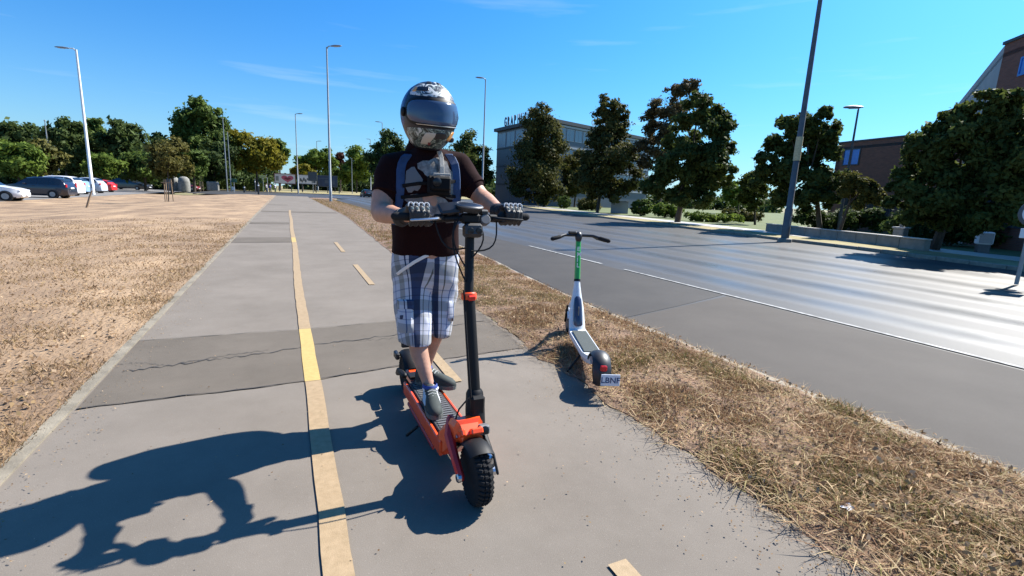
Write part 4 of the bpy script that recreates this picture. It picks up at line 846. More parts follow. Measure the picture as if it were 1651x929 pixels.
def car(label, kind, pm, base, heading, L_=4.4, H=1.5, W_=1.8, group='parked cars'):
    o = thing('parked_car', label, 'car', tuple(base), heading, group); pf = PROF[kind]; belt = .63*H; b = MB(); rs = []; info = []
    for t, zt_ in pf:
        z = zt_*H; w_ = W_/2*(1-.22*max(0, (abs(t-.5)-.36)/.14)**2); x = (t-.5)*L_; zb_ = min(belt, z-.03); cab = max(0, z-belt); wr = w_*.97-cab*.34; low = .22 if .03 < t < .97 else .30
        half = [(w_*.9, low), (w_*.99, low+.12), (w_, zb_*.72), (w_*.97, zb_), (wr, z-.045 if cab > .05 else z-.015), (wr-.1, z)]
        rs.append([(x, y, zz_) for y, zz_ in half]+[(x, -y, zz_) for y, zz_ in half[::-1]]); info.append((x, w_*.97, zb_, wr, z))
    b.rings(rs); body = b.obj('body', PAINT[pm], o, smooth=True)
    def at(x):
        for a, c in zip(info, info[1:]):
            if a[0] <= x <= c[0]:
                k = (x-a[0])/(c[0]-a[0]); return [p+(q-p)*k for p, q in zip(a, c)]
    cabx = [i[0] for i in info if i[4] > belt+.30]; x0, x1 = min(cabx)+.02, max(cabx)+.06
    cuts = [x0, x0+(x1-x0)*.30, x0+(x1-x0)*.64, x1]
    for s in (-1, 1):                                    # side windows
        for a, c in zip(cuts, cuts[1:]):
            n_ = 5; lo_, hi_ = [], []
            for k in range(n_):
                x = a+.03+(c-a-.06)*k/(n_-1); q = at(x); _, wb, zb_, wr, z = q; zt_ = z-.11; f = (zt_-zb_)/max(.05, z-.045-zb_)
                lo_.append((x, s*(wb+.006), zb_+.035)); hi_.append((x, s*(wb+(wr-wb)*f+.010), max(zt_, zb_+.06)))
            g = MB(); g.rings([lo_, hi_], closed=False); g.obj('side_window', M['carglass'], o)
        MB().box((x1+.0, s*(W_/2+.06), belt+.06), (.16, .14, .12), ch=.03).obj('mirror', PAINT[pm], o)
        for a, c in zip(cuts[1:], cuts[2:]): MB().box(((a+c)/2-.15, s*(W_/2*.985), belt-.1), (.16, .03, .03)).obj('door_handle', M['black'], o)
    # windscreen and rear window
    def glass(name, idxs):
        g = MB(); rr = []
        for i in idxs:
            x, wb, zb_, wr, z = info[i]; ww = (wr-.07) if z > belt+.05 else wb*.86; nx_ = .02*(1 if name == 'windscreen' else -1); rr.append([(x+nx_, -ww, z+.012), (x+nx_, 0, z+.022), (x+nx_, ww, z+.012)])
        g.rings(rr, closed=False); g.obj(name, M['carglass'], o)
    zs = [i[4] for i in info]; k = 9; glass('windscreen', (8, 9)); glass('rear_window', (3, 4) if kind != 'saloon' else (4, 5))
    for xw in (-.30*L_, .315*L_):
        for s in (-1, 1):
            Mx = Matrix.Translation((xw, s*(W_/2-.09), .32))@Matrix.Rotation(R(90), 4, 'X')
            MB().lathe([(.385, -.105), (.385, .105)], 20, Mx).obj('wheel_arch', M['black'], o)
            w_ = MB().lathe([(.2, -.13), (.30, -.13), (.325, -.10), (.325, .10), (.30, .13), (.2, .13)], 22, Mx).obj('wheel', M['rubber'], o, smooth=True)
            MB().lathe([(.205, -.135), (.19, -.125), (.06, -.12), (.05, -.14), (.05, .14), (.06, .12), (.19, .125), (.205, .135)], 14, Mx).obj('rim', M['pole'], w_)
    xf, xr = .5*L_, -.5*L_
    for s in (-1, 1):
        q = at(.475*L_); MB().box((.472*L_, s*W_*.345, .44*H), (.17, .34, .13), Matrix.Rotation(s*-.0, 4, 'Z'), ch=.04).obj('headlight', M['headlamp'], o)
        MB().box((-.487*L_, s*W_*.40, .60*H), (.10, .18, .26), ch=.03).obj('tail_light', M['redplastic'], o)
    MB().box((.494*L_, 0, .29*H), (.05, W_*.55, .16), ch=.02).obj('grille', M['black'], o); MB().box((0, 0, .24), (L_*.86, W_*.9, .12), ch=.03).obj('sill', M['black'], o)
    MB().box((-.503*L_, 0, .50*H), (.02, .5, .11)).obj('number_plate', M['plate'], o); MB().box((.521*L_, 0, .27*H), (.02, .5, .11)).obj('number_plate', M['plate'], o)
    return o
zc_ = -.40
car('white car cut by the left edge, its front with headlight showing', 'suv', 'white', GD(-24, 50, zc_), R(2), 4.4, 1.62, 1.85)
car('midnight blue estate car with red tail light beside the white car', 'suv', 'dark', GD(62, 58, zc_), R(172), 4.9, 1.72, 1.85)
car('white off-roader half hidden behind the midnight blue estate car', 'suv', 'white', GD(86, 66, zc_), R(172), 4.7, 1.88, 1.9)
car('light blue car behind the white off-roader', 'hatch', 'blue', GD(108, 73, zc_), R(170), 4.3, 1.72, 1.8)
car('silver car right behind the pale lamp post', 'hatch', 'silver', GD(136, 80, zc_), R(168), 4.4, 1.82, 1.8)
car('red car at the end of the parked row', 'hatch', 'red', GD(157, 87, zc_), R(168), 4.1, 1.6, 1.75)
car('black saloon parked sideways under the trees', 'saloon', 'black', GD(208, 112, zc_), R(-22), 7.2, 2.0, 2.4)
car('dark red car half hidden behind the stone blocks', 'saloon', 'maroon', GD(303, 118, -.25), R(-25), 4.6, 1.5, 1.8)
car('dark car on the road just left of the arm of the rider', 'hatch', 'black', GD(591, 104, -.1), R(95), 4.2, 1.55, 1.8, 'cars on the road')

# ================================================================== people far off at the crossing
def walker(label, px, D, shirt, trousers, stride, face):
    base = GD(px, D, 0); o = thing('person', label, 'person', tuple(base), face, 'people walking at the far end of the path'); b = MB()
    b.tube([(0, stride*.35, .06), (0, stride*.12, .48), (-.09, 0, .90)], [.06, .07, .10], 8, True); b.tube([(0, -stride*.35, .06), (.02, -stride*.02, .48), (.09, 0, .90)], [.06, .07, .10], 8, True)
    for s in (-1, 1): b.tube([(s*.20, 0, 1.40), (s*.25, s*stride*.2, 1.12), (s*.24, s*stride*.38, .88), (s*.24, s*stride*.42, .78)], [.06, .05, .04, .035], 8, True); b.tube([(s*.05, -s*stride*.35, .05), (s*.05, -s*stride*.35-.17, .05)], [.05, .04], 8, True)
    b.tube([(0, 0, .86), (0, 0, 1.10), (0, 0, 1.36), (0, 0, 1.46)], [.16, .15, .19, .10], 12, True); b.tube([(0, 0, 1.44), (0, 0, 1.54)], [.06, .055], 8); b.ball((0, -.01, 1.64), (.085, .10, .125), 12)
    link('body', fused(b, .035, 3), o, (0, 0, 0)).data.materials.append(M['skin'])
    MB().tube([(0, 0, .92), (0, 0, 1.12), (0, 0, 1.36), (0, 0, 1.46)], [.20, .18, .225, .12], 12).obj('shirt', M[shirt], o, smooth=True, loc=(0, 0, 0))
    MB().tube([(0, stride*.36, .12), (0, stride*.12, .48), (-.08, 0, .95)], [.085, .095, .14], 10).tube([(0, -stride*.36, .12), (.02, -stride*.02, .48), (.08, 0, .95)], [.085, .095, .14], 10).obj('trousers', M[trousers], o, smooth=True, loc=(0, 0, 0))
    MB().ball((0, .02, 1.69), (.095, .105, .10), 10).obj('hair', M['bark'], o, smooth=True, loc=(0, 0, 0))
    return o
walker('person in a white top with dark trousers crossing at the far left', 430, 118, 'signwhite', 'navy', .5, R(60)); walker('person in a blue top walking between the two white tops', 436, 120, 'signblue', 'navy', .6, R(80)); walker('person in a white top nearest the heart billboard', 444, 122, 'signwhite', 'green_sign', .4, R(40))
# ================================================================== the rider's scooter (built in world coordinates)
M['orange'] = mat('orange red painted metal', (.80, .075, .012), .36, .0, var=.08, vscale=20, coat=.4)
M['redmetal'] = mat('red anodised metal', (.50, .03, .03), .35, .3)
M['blackmetal'] = mat('black coated metal', (.007, .007, .008), .55, .0, spec=.25); M['grip'] = mat('deck grip', (.03, .03, .032), .85, bump=.4, bscale=160)
M['steel'] = mat('bright steel', (.55, .55, .56), .28, 1.0); M['screen'] = mat('dark screen', (.008, .009, .012), .3, spec=.4); M['greyplastic'] = mat('grey plastic', (.11, .11, .115), .5)
M['ledred'] = mat('red lamp', (.62, .03, .015), .25)
AX, AYf, AYr, RW = .775, 1.965, 3.40, .142
esc = wthing('electric_scooter', 'orange and black electric scooter with chunky tyres under the rider', 'scooter', (AX, 2.7, 0))
def wheel(parent, name, x, y, R_, w_, knobs=34, rimm='greyplastic'):
    Mx = Matrix.Translation((x, y, R_))@Matrix.Rotation(R(90), 4, 'Y'); h = w_/2
    wo = MB().lathe([(R_*.60, -h*.8), (R_*.78, -h), (R_*.90, -h*.86), (R_*.955, -h*.45), (R_*.965, 0), (R_*.955, h*.45), (R_*.90, h*.86), (R_*.78, h), (R_*.60, h*.8)], 40, Mx).obj(name, M['rubber'], parent, smooth=True)
    rm = MB().lathe([(R_*.62, -h*.78), (R_*.56, -h*.72), (R_*.52, -h*.35), (R_*.20, -h*.30), (R_*.18, -h*.75), (R_*.05, -h*.8), (R_*.05, h*.8), (R_*.18, h*.75), (R_*.20, h*.30), (R_*.52, h*.35), (R_*.56, h*.72), (R_*.62, h*.78)], 30, Mx)
    rm.obj('rim', M[rimm], wo, smooth=True)
    kn = MB()
    for k in range(knobs):
        a = 2*math.pi*k/knobs
        for s, off_, wd in ((-1, .0, .34), (1, .5, .34), (0, .25, .20)):
            aa = a+off_*2*math.pi/knobs; rr = R_*(.975 if s == 0 else .945)
            Mk = Matrix.Translation((x, y, R_))@Matrix.Rotation(aa, 4, 'X')@Matrix.Translation((s*h*.58, 0, rr))@Matrix.Rotation(s*.5, 4, 'Y')@Matrix.Rotation(s*.35, 4, 'Z')
            kn.box((0, 0, .0), (w_*wd, 2*math.pi*R_/knobs*.62, .014), Mk, ch=.003)
    t = kn.obj('tread', M['rubber'], wo); t['kind'] = 'stuff'
    d = MB().lathe([(R_*.50, h*.86), (R_*.50, h*.90)], 28, Mx); d.obj('brake_disc', M['steel'], wo)
    for k in range(5): MB().box((R_*.36, 0, h*.40), (R_*.34, R_*.13, .012), Mx@Matrix.Rotation(2*math.pi*k/5, 4, 'Z'), ch=.003).obj('spoke', M[rimm], wo)
    return wo
wheel(esc, 'front_wheel', AX, AYf, RW, .086); wheel(esc, 'rear_wheel', AX, AYr, RW, .098)
# swing arms, one pair at each wheel
def arm(name, pts, w_, m): 
    return MB().tube(pts, w_, 8, True).obj(name, M[m], esc, smooth=True)
for s, m in ((-1, 'redmetal'), (1, 'blackmetal')):
    arm('swing_arm', [(AX+s*.078, AYf, RW), (AX+s*.088, AYf+.05, RW+.06), (AX+s*.085, AYf+.17, RW+.13), (AX+s*.06, AYf+.23, RW+.19)], [.020, .022, .025, .022], m)
    arm('swing_arm', [(AX+s*.078, AYr, RW), (AX+s*.088, AYr-.08, RW+.05), (AX+s*.08, AYr-.22, RW+.06)], [.020, .022, .022], 'blackmetal')
    MB().lathe([(.016, -.012), (.022, -.008), (.022, .008), (.016, .012)], 10, Matrix.Translation((AX+s*.088, AYf, RW))@Matrix.Rotation(R(90), 4, 'Y')).obj('axle_nut', M['steel'], esc)
    b = MB(); p0, p1 = Vector((AX+s*.055, AYf+.13, RW+.09)), Vector((AX+s*.045, AYf+.23, RW+.17))
    b.tube([p0, p1], .010, 8); n_ = 7
    for k in range(n_): 
        q = p0+(p1-p0)*(k+.5)/n_; b.tube([q-(p1-p0).normalized()*.005, q+(p1-p0).normalized()*.005], .018, 10)
    b.obj('spring', M['blackmetal'], esc, smooth=True)
# fenders
def fender(name, y, a0, a1, r_, w_, m):
    rs = []
    for k in range(15):
        a = a0+(a1-a0)*k/14; row = []
        for j in range(7): 
            u = -1+2*j/6; rr = r_-.022*abs(u)**3; row.append((AX+u*w_/2, y-math.cos(a)*rr, RW+math.sin(a)*rr))
        rs.append(row)
    b = MB(); b.rings(rs, closed=False); o_ = [[tuple(Vector((p[0], y, RW))+(Vector(p)-Vector((p[0], y, RW)))*.965) for p in r__] for r__ in rs]; b.rings([r__[::-1] for r__ in o_], closed=False)
    b.rings([rs[0], o_[0]], closed=False); b.rings([rs[-1], o_[-1]], closed=False)
    return b.obj(name, M[m], esc, smooth=True)
fender('front_fender', AYf, R(62), R(150), RW+.028, .118, 'blackmetal'); fender('rear_fender', AYr, R(28), R(150), RW+.03, .12, 'blackmetal')
# deck: black core, orange side rails, grip mat with slats, neck block
DY0, DY1, DZ = 2.27, 3.08, .195; DX = AX+.003; DW = .20
MB().box((DX, (DY0+DY1)/2, DZ-.055), (DW-.03, DY1-DY0, .10), ch=.012).obj('deck', M['blackmetal'], esc)
for s in (-1, 1):
    MB().box((DX+s*(DW/2-.005), (DY0+DY1)/2, DZ-.048), (.020, DY1-DY0+.06, .086), ch=.006).obj('side_rail', M['orange'], esc)
    MB().box((DX+s*(DW/2+.006), (DY0+DY1)/2-.02, DZ-.10), (.012, DY1-DY0-.2, .022), ch=.004).obj('lower_rail', M['redmetal'], esc)
mtg = MB().box((DX, (DY0+DY1)/2+.03, DZ-.002), (DW-.045, DY1-DY0-.10, .008), ch=.002).obj('grip_mat', M['grip'], esc)
for k in range(30): MB().box((DX, DY0+.10+k*.028, DZ+.0045), (DW-.07, .012, .006), ch=.002).obj('grip_rib', M['greyplastic'], mtg)
MB().box((DX, DY1+.03, DZ+.03), (DW-.05, .09, .02), Matrix.Identity(4), ch=.006).obj('kick_plate', M['blackmetal'], esc)
MB().box((AX, DY1+.12, DZ-.02), (.10, .20, .075), ch=.015).obj('rear_bracket', M['orange'], esc)
b = MB(); rs = []
for y, w_, z0, z1 in ((DY0+.045, .208, DZ-.10, DZ+.012), (DY0-.01, .208, DZ-.095, DZ+.07), (DY0-.055, .150, DZ-.07, DZ+.115), (DY0-.075, .185, DZ-.055, DZ+.14), (DY0-.13, .165, DZ+.0, DZ+.168), (DY0-.17, .150, DZ+.03, DZ+.168), (DY0-.18, .115, DZ+.055, DZ+.15), (DY0-.235, .105, DZ+.065, DZ+.12)):
    h_ = w_/2; rs.append([(DX+x, y, z) for x, z in ((-h_*.86, z0), (-h_, z0+.02), (-h_, z1-.03), (-h_*.8, z1), (h_*.8, z1), (h_, z1-.03), (h_, z0+.02), (h_*.86, z0))])
b.rings(rs).obj('neck', M['orange'], esc, smooth=False)
for s in (-1, 1):
    for k in range(3): MB().lathe([(.009, 0), (.009, .006), (.004, .007)], 8, Matrix.Translation((DX+s*(.078-.008*k), DY0-.09-.045*k, DZ+.05+.02*k))@Matrix.Rotation(s*R(90), 4, 'Y')).obj('bolt', M['steel'], esc)
for s in (-1, 1): MB().box((0, 0, 0), (.022, .085, .035), Matrix.Translation((AX+s*.045, AYf+.10, RW+.165))@Matrix.Rotation(R(-38), 4, 'X'), ch=.006).obj('fork_brace', M['orange'], esc)
MB().box((0, 0, 0), (.06, .05, .03), Matrix.Translation((AX+.02, AYf+.07, RW+.185))@Matrix.Rotation(R(-30), 4, 'X'), ch=.006).obj('fork_plate', M['orange'], esc)
# stem
S0, S1, S2 = AY(766, 664, 2.165), AY(756, 478, 2.285), AY(757, 356, 2.385); sd = (S2-S0).normalized()
MB().tube([S0-sd*.06, S0+sd*.015, S0+sd*.10, S0+sd*.115], [.050, .050, .044, .036], 18).obj('stem_base', M['blackmetal'], esc, smooth=True)
MB().box((0, 0, 0), (.075, .05, .10), Matrix.Translation(S0+sd*.05+Vector((.0, -.03, 0))), ch=.012).obj('folding_clamp', M['blackmetal'], esc)
MB().tube([S0+sd*.09, S1-sd*.01], .0305, 18).obj('stem', M['blackmetal'], esc, smooth=True)
MB().tube([S1-sd*.018, S1-sd*.012, S1+sd*.014, S1+sd*.02], [.036, .040, .040, .034], 18).obj('stem_collar', M['orange'], esc, smooth=True)
MB().box((0, -.042, 0), (.04, .022, .026), Matrix.Translation(S1), ch=.005).obj('collar_lever', M['ledred'], esc)
MB().tube([S1+sd*.02, S2-sd*.05, S2], [.024, .024, .028], 16).obj('upper_stem', M['blackmetal'], esc, smooth=True)
HB = S2+Vector((0, -.01, .012)); HL = AY(641, 349, 2.42); HR = AY(845, 350, 2.42)
MB().tube([HL, HL*.55+HB*.45+Vector((0, .01, -.012)), HB+Vector((-.06, 0, 0)), HB+Vector((.06, 0, 0)), HR*.55+HB*.45+Vector((0, .01, -.012)), HR], .0155, 12).obj('handlebar', M['blackmetal'], esc, smooth=True)
MB().box((0, 0, 0), (.10, .055, .055), Matrix.Translation(HB), ch=.012).obj('bar_clamp', M['blackmetal'], esc)
for E, C_, s in ((HL, HB, 1), (HR, HB, -1)):
    d = (C_-E).normalized(); MB().tube([E-d*.012, E, E+d*.15], [.021, .0205, .020], 14, True).obj('grip', M['rubber'], esc, smooth=True)
    q = E+d*.205; lv = MB().tube([q+Vector((0, -.02, 0)), q+Vector((0, -.05, -.004))-d*.03, E+Vector((0, -.075, -.012))+d*.05], [.010, .008, .006], 8, True).obj('brake_lever', M['steel' if s > 0 else 'blackmetal'], esc, smooth=True)
    MB().box((0, 0, 0), (.05, .045, .035), Matrix.Translation(q), ch=.008).obj('lever_mount', M['blackmetal'], esc)
    MB().box((0, 0, .03), (.045, .05, .03), Matrix.Translation(q+d*.055), ch=.008).obj('switch_box', M['black'], esc)
# square display tilted to the rider, round dial with pale rim, headlamp cluster, cables
Mx = Matrix.Translation(AY(727, 336, 2.40))@Matrix.Rotation(R(28), 4, 'X')@Matrix.Rotation(R(-8), 4, 'Y')
MB().box((0, 0, 0), (.125, .09, .022), Mx, ch=.008).obj('display', M['black'], esc); MB().box((0, .0, .0125), (.108, .076, .002), Mx).obj('screen', M['screen'], bpy.data.objects['display'])
MB().box((0, 0, -.04), (.08, .06, .07), Mx, ch=.012).obj('phone_mount', M['black'], esc)
Mx = Matrix.Translation(AY(757, 333, 2.37))@Matrix.Rotation(R(9), 4, 'X')@Matrix.Rotation(R(3), 4, 'Y')
MB().lathe([(.02, -.030), (.055, -.025), (.068, -.008), (.070, .004), (.065, .010)], 34, Mx).obj('round_dial', M['black'], esc, smooth=True); MB().lathe([(.0705, .0), (.0715, .006), (.066, .0115), (.061, .0105)], 34, Mx, caps=False).obj('dial_rim', M['greyplastic'], bpy.data.objects['round_dial'], smooth=True); MB().lathe([(.062, .0102), (.02, .0104)], 34, Mx).obj('dial_face', M['screen'], bpy.data.objects['round_dial'])
hl_ = AY(762, 372, 2.33); MB().box((0, 0, 0), (.095, .07, .07), Matrix.Translation(hl_)@Matrix.Rotation(R(-12), 4, 'X'), ch=.014).obj('headlamp', M['black'], esc)
for s in (-1, 1): MB().lathe([(.018, 0), (.016, .004), (.010, .005)], 16, Matrix.Translation(hl_+Vector((s*.022, -.034, .0)))@Matrix.Rotation(R(90), 4, 'X')).obj('lens', M['screen'], bpy.data.objects['headlamp'], smooth=True)
MB().lathe([(.026, -.02), (.03, -.012), (.03, .012), (.024, .02)], 16, Matrix.Translation(AY(781, 355, 2.37))@Matrix.Rotation(R(70), 4, 'X')).obj('bell', M['greyplastic'], esc, smooth=True)
cb_ = MB()
for (a, c, sag, dx) in ((AY(742, 350, 2.36), AY(750, 430, 2.30), .02, -.06), (AY(735, 352, 2.37), AY(751, 455, 2.29), .02, -.05), (AY(768, 352, 2.37), AY(757, 420, 2.31), .0, .045), (AY(700, 352, 2.40), AY(750, 400, 2.31), -.06, -.03), (AY(800, 354, 2.39), AY(760, 405, 2.31), -.05, .04), (AY(748, 468, 2.27), AY(760, 650, 2.14), .0, -.012)):
    pts = []
    for k in range(9):
        t = k/8; p = a*(1-t)+c*t+Vector((dx, -.03, sag))*math.sin(math.pi*t); pts.append(p)
    cb_.tube(pts, .0042, 6)
cb_.obj('cables', M['rubber'], esc, smooth=True)
MB().tube([AY(757, 640, 2.14), AY(740, 660, 2.12), AY(733, 680, 2.13), AY(745, 700, 2.1), AY(768, 706, 2.06)], .0045, 6).obj('hose', M['rubber'], esc, smooth=True)
lp = AY(779, 692, 2.06); Mx = Matrix.Translation(lp)@Matrix.Rotation(R(-14), 4, 'X'); MB().box((0, 0, 0), (.058, .055, .048), Mx, ch=.01).obj('deck_lamp', M['greyplastic'], esc); MB().lathe([(.021, 0), (.020, .004), (.01, .006)], 18, Mx@Matrix.Translation((0, -.0275, 0))@Matrix.Rotation(R(90), 4, 'X')).obj('lens', M['screen'], bpy.data.objects['deck_lamp'], smooth=True)
MB().tube([lp+Vector((-.02, .02, -.02)), Vector((DX+.05, DY0-.17, DZ+.10))], .009, 8).obj('lamp_bracket', M['blackmetal'], esc)
MB().tube([Vector((AX+.062, AYf+.12, RW+.16)), Vector((AX+.085, AYf+.0, RW+.09)), Vector((AX+.085, AYf-.06, RW+.02))], .007, 8, True).obj('brake_hose', M['blackmetal'], esc, smooth=True)
MB().box((0, 0, 0), (.03, .07, .045), Matrix.Translation((AX+.072, AYf+.03, RW+.055)), ch=.006).obj('brake_caliper', M['steel'], esc)
MB().box((AX, AYr+.06, RW*2+.055), (.085, .03, .05), ch=.008).obj('tail_lamp', M['black'], esc); MB().tube([(DX-.13, 2.62, DZ-.1), (DX-.18, 2.66, .03)], .009, 8, True).obj('kickstand', M['blackmetal'], esc, smooth=True)
for s in (-1, 1): MB().box((AX+s*.085, AYr+.02, RW*2-.01), (.03, .09, .05), ch=.008).obj('turn_light', M['black'], esc)

# ================================================================== the parked green and white hire scooter
M['limegreen'] = mat('bright green paint', (.012, .30, .035), .35, coat=.5); M['hirewhite'] = mat('scuffed white paint', (.62, .64, .66), .4, var=.08, vscale=14, coat=.3); M['sage'] = mat('grey green grip mat', (.035, .045, .043), .8, bump=.3, bscale=120)
M['flask'] = mat('dark battery cover', (.035, .045, .085), .18, spec=.7); M['platewhite'] = mat('plate white', (.70, .73, .76), .4); M['plateblue'] = mat('plate lettering', (.02, .06, .16), .5)
Rr = G(963, 620, .05); Ff = G(917, 536, .05); hd = (Ff-Rr); HSC = .94; Lw = hd.length/HSC; ang = math.atan2(hd.y, hd.x)
hs_ = thing('hire_scooter', 'parked green and white hire scooter standing in the straw verge with LBNF plate', 'scooter', (Rr.x, Rr.y, .045), ang); hs_.scale = (HSC,)*3
# local frame: x forward, y left, z up; origin at the rear wheel's contact
def hp(name, b, m, parent=None, smooth=True): return b.obj(name, M[m], parent or hs_, smooth=smooth, loc=(0, 0, 0))
def hwheel(name, x, R_, w_):
    Mx = Matrix.Translation((x, 0, R_))@Matrix.Rotation(R(90), 4, 'X'); h = w_/2
    wo = hp(name, MB().lathe([(R_*.62, -h*.9), (R_*.86, -h), (R_*.97, -h*.6), (R_, 0), (R_*.97, h*.6), (R_*.86, h), (R_*.62, h*.9)], 32, Mx), 'rubber'); MB().lathe([(R_*.64, -h*.92), (R_*.5, -h*.5), (R_*.2, -h*.8), (R_*.2, h*.8), (R_*.5, h*.5), (R_*.64, h*.92)], 24, Mx).obj('rim', M['greyplastic'], wo, smooth=True, loc=(0, 0, 0)); return wo
hwheel('rear_wheel', 0, .125, .06); hwheel('front_wheel', Lw, .14, .06)
b = MB(); rs = []
for x, w_, zt_, t_ in ((.10, .11, .215, .07), (.18, .155, .20, .075), (.30, .18, .185, .075), (Lw-.62, .19, .18, .075), (Lw-.50, .175, .19, .085), (Lw-.42, .15, .235, .10)):
    rs.append([(x, y, z) for y, z in ((-w_/2*.8, zt_-t_), (w_/2*.8, zt_-t_), (w_/2, zt_-t_*.5), (w_/2*.95, zt_), (-w_/2*.95, zt_), (-w_/2, zt_-t_*.5))])
hp('deck', b.rings(rs), 'hirewhite', smooth=False)
hp('grip_mat', MB().box(((Lw-.62+.26)/2+.02, 0, .192), (Lw-.62-.26, .145, .012), ch=.004), 'sage', smooth=False)
# body spine rising from the deck into the stem
sp = [(Lw-.49, .165, .086, .05), (Lw-.43, .27, .083, .056), (Lw-.38, .39, .072, .055), (Lw-.34, .51, .050, .047), (Lw-.315, .60, .036, .036), (Lw-.300, .67, .028, .028)]
b = MB(); rs = []
for x, z, wy, wx in sp: rs.append([(x+wx*math.cos(t)*(1), wy*math.sin(t), z-.25*wx*math.cos(t)) for t in [2*math.pi*k/16 for k in range(16)]])
hp('body', b.rings(rs), 'hirewhite')
b = MB(); rs = []
for x, z, wy, wx in ((Lw-.533, .225, .030, .012), (Lw-.521, .24, .047, .026), (Lw-.478, .32, .048, .034), (Lw-.438, .42, .044, .032), (Lw-.412, .485, .036, .026), (Lw-.402, .51, .018, .012)): rs.append([(x+wx*math.cos(t), wy*math.sin(t), z) for t in [2*math.pi*k/14 for k in range(14)]])
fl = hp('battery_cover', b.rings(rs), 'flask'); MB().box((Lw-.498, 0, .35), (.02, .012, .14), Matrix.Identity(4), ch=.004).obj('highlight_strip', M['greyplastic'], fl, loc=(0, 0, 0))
hp('stem', MB().tube([(Lw-.300, 0, .66), (Lw-.262, 0, .84), (Lw-.240, 0, .93), (Lw-.205, 0, 1.10)], [.031, .030, .029, .027], 16), 'limegreen')
hp('stem_collar', MB().tube([(Lw-.303, 0, .65), (Lw-.297, 0, .675)], [.035, .033], 16), 'blackmetal')
for i, ch_ in enumerate('LIME'):
    cu = bpy.data.curves.new('t', 'FONT'); cu.body = ch_; cu.size = .062; cu.extrude = .001; cu.offset = .001; o = bpy.data.objects.new('t', cu); COL.objects.link(o); dg = bpy.context.evaluated_depsgraph_get(); me = bpy.data.meshes.new_from_object(o.evaluated_get(dg)); bpy.data.objects.remove(o); me.materials.clear(); me.materials.append(M['platewhite'])
    z = .80+i*.056; x = Lw-.300+.038*(z-.66)/.18-.0325; q = link('stem_letter', me, hs_, (x, -.020, z)); q.rotation_euler = (R(90), 0, R(-90)); q.rotation_euler = Matrix.Rotation(R(-90), 4, 'Z').to_3x3().to_4x4().__matmul__(Matrix.Rotation(R(90), 4, 'X')).to_euler(); q.location = (x, .018, z)
# fork, fenders, handlebar
hp('front_fork', MB().tube([(Lw-.31, 0, .60), (Lw-.18, 0, .42), (Lw-.07, 0, .33)], [.03, .03, .035], 12), 'hirewhite')
for s in (-1, 1): hp('fork_leg', MB().tube([(Lw-.07, s*.045, .33), (Lw, s*.05, .14)], .013, 8, True), 'blackmetal')
def hfender(name, x, R_, a0, a1, w_, m):
    rs, r2 = [], []
    for k in range(13):
        a = a0+(a1-a0)*k/12; row = []; ro = []
        for j in range(7):
            u = -1+2*j/6; rr = R_-.03*abs(u)**2.5; row.append((x+math.cos(a)*rr, u*w_/2, .125+math.sin(a)*rr)); ro.append((x+math.cos(a)*(rr-.008), u*w_/2*.94, .125+math.sin(a)*(rr-.008)))
        rs.append(row); r2.append(ro[::-1])
    b = MB().rings(rs, closed=False).rings(r2, closed=False); return hp(name, b, m)
hfender('rear_fender', 0, .172, R(20), R(205), .145, 'black'); hfender('front_fender', Lw, .175, R(40), R(150), .09, 'hirewhite')
tl_ = hp('tail_light', MB().box((-.165, 0, .205), (.025, .055, .045), ch=.008), 'redplastic', smooth=False)
pl_ = hp('number_plate', MB().box((-.205, -.050, .125), (.008, .15, .095), ch=.003), 'platewhite', smooth=False)
hp('plate_bracket', MB().box((-.175, 0, .14), (.04, .04, .05), ch=.006), 'black', smooth=False)
cu = bpy.data.curves.new('t', 'FONT'); cu.body = 'LBNF'; cu.size = .066; cu.extrude = .001; cu.offset = .0008; cu.align_x = 'CENTER'; cu.align_y = 'CENTER'; o = bpy.data.objects.new('t', cu); COL.objects.link(o); dg = bpy.context.evaluated_depsgraph_get(); me = bpy.data.meshes.new_from_object(o.evaluated_get(dg)); bpy.data.objects.remove(o); me.materials.clear(); me.materials.append(M['plateblue'])
link('plate_lettering', me, pl_, (-.2105, -.050, .123)).rotation_euler = (Matrix.Rotation(R(-90), 4, 'Z')@Matrix.Rotation(R(90), 4, 'X')).to_euler()
hx, hz = Lw-.205, 1.115
hp('bar_clamp', MB().tube([(hx-.01, 0, 1.085), (hx, 0, 1.125)], [.034, .04], 14, True), 'black')
hp('handlebar', MB().tube([(hx-.12, .27, hz-.02), (hx-.03, .15, hz+.012), (hx, .05, hz+.012), (hx, -.05, hz+.012), (hx-.03, -.15, hz+.012), (hx-.12, -.27, hz-.02)], .016, 12), 'black')
for s in (-1, 1):
    hp('grip', MB().tube([(hx-.08, s*.21, hz-.006), (hx-.13, s*.29, hz-.025)], [.021, .022], 12, True), 'rubber')
    hp('brake_lever', MB().tube([(hx+.0, s*.15, hz), (hx-.02, s*.19, hz-.02), (hx-.08, s*.27, hz-.04)], [.008, .008, .006], 8, True), 'greyplastic')
hp('phone_holder', MB().box((hx-.01, .07, hz+.04), (.05, .09, .03), ch=.01), 'black', smooth=False)
hp('kickstand', MB().tube([(.42, .07, .12), (.36, .19, -.02)], .010, 8, True), 'blackmetal')
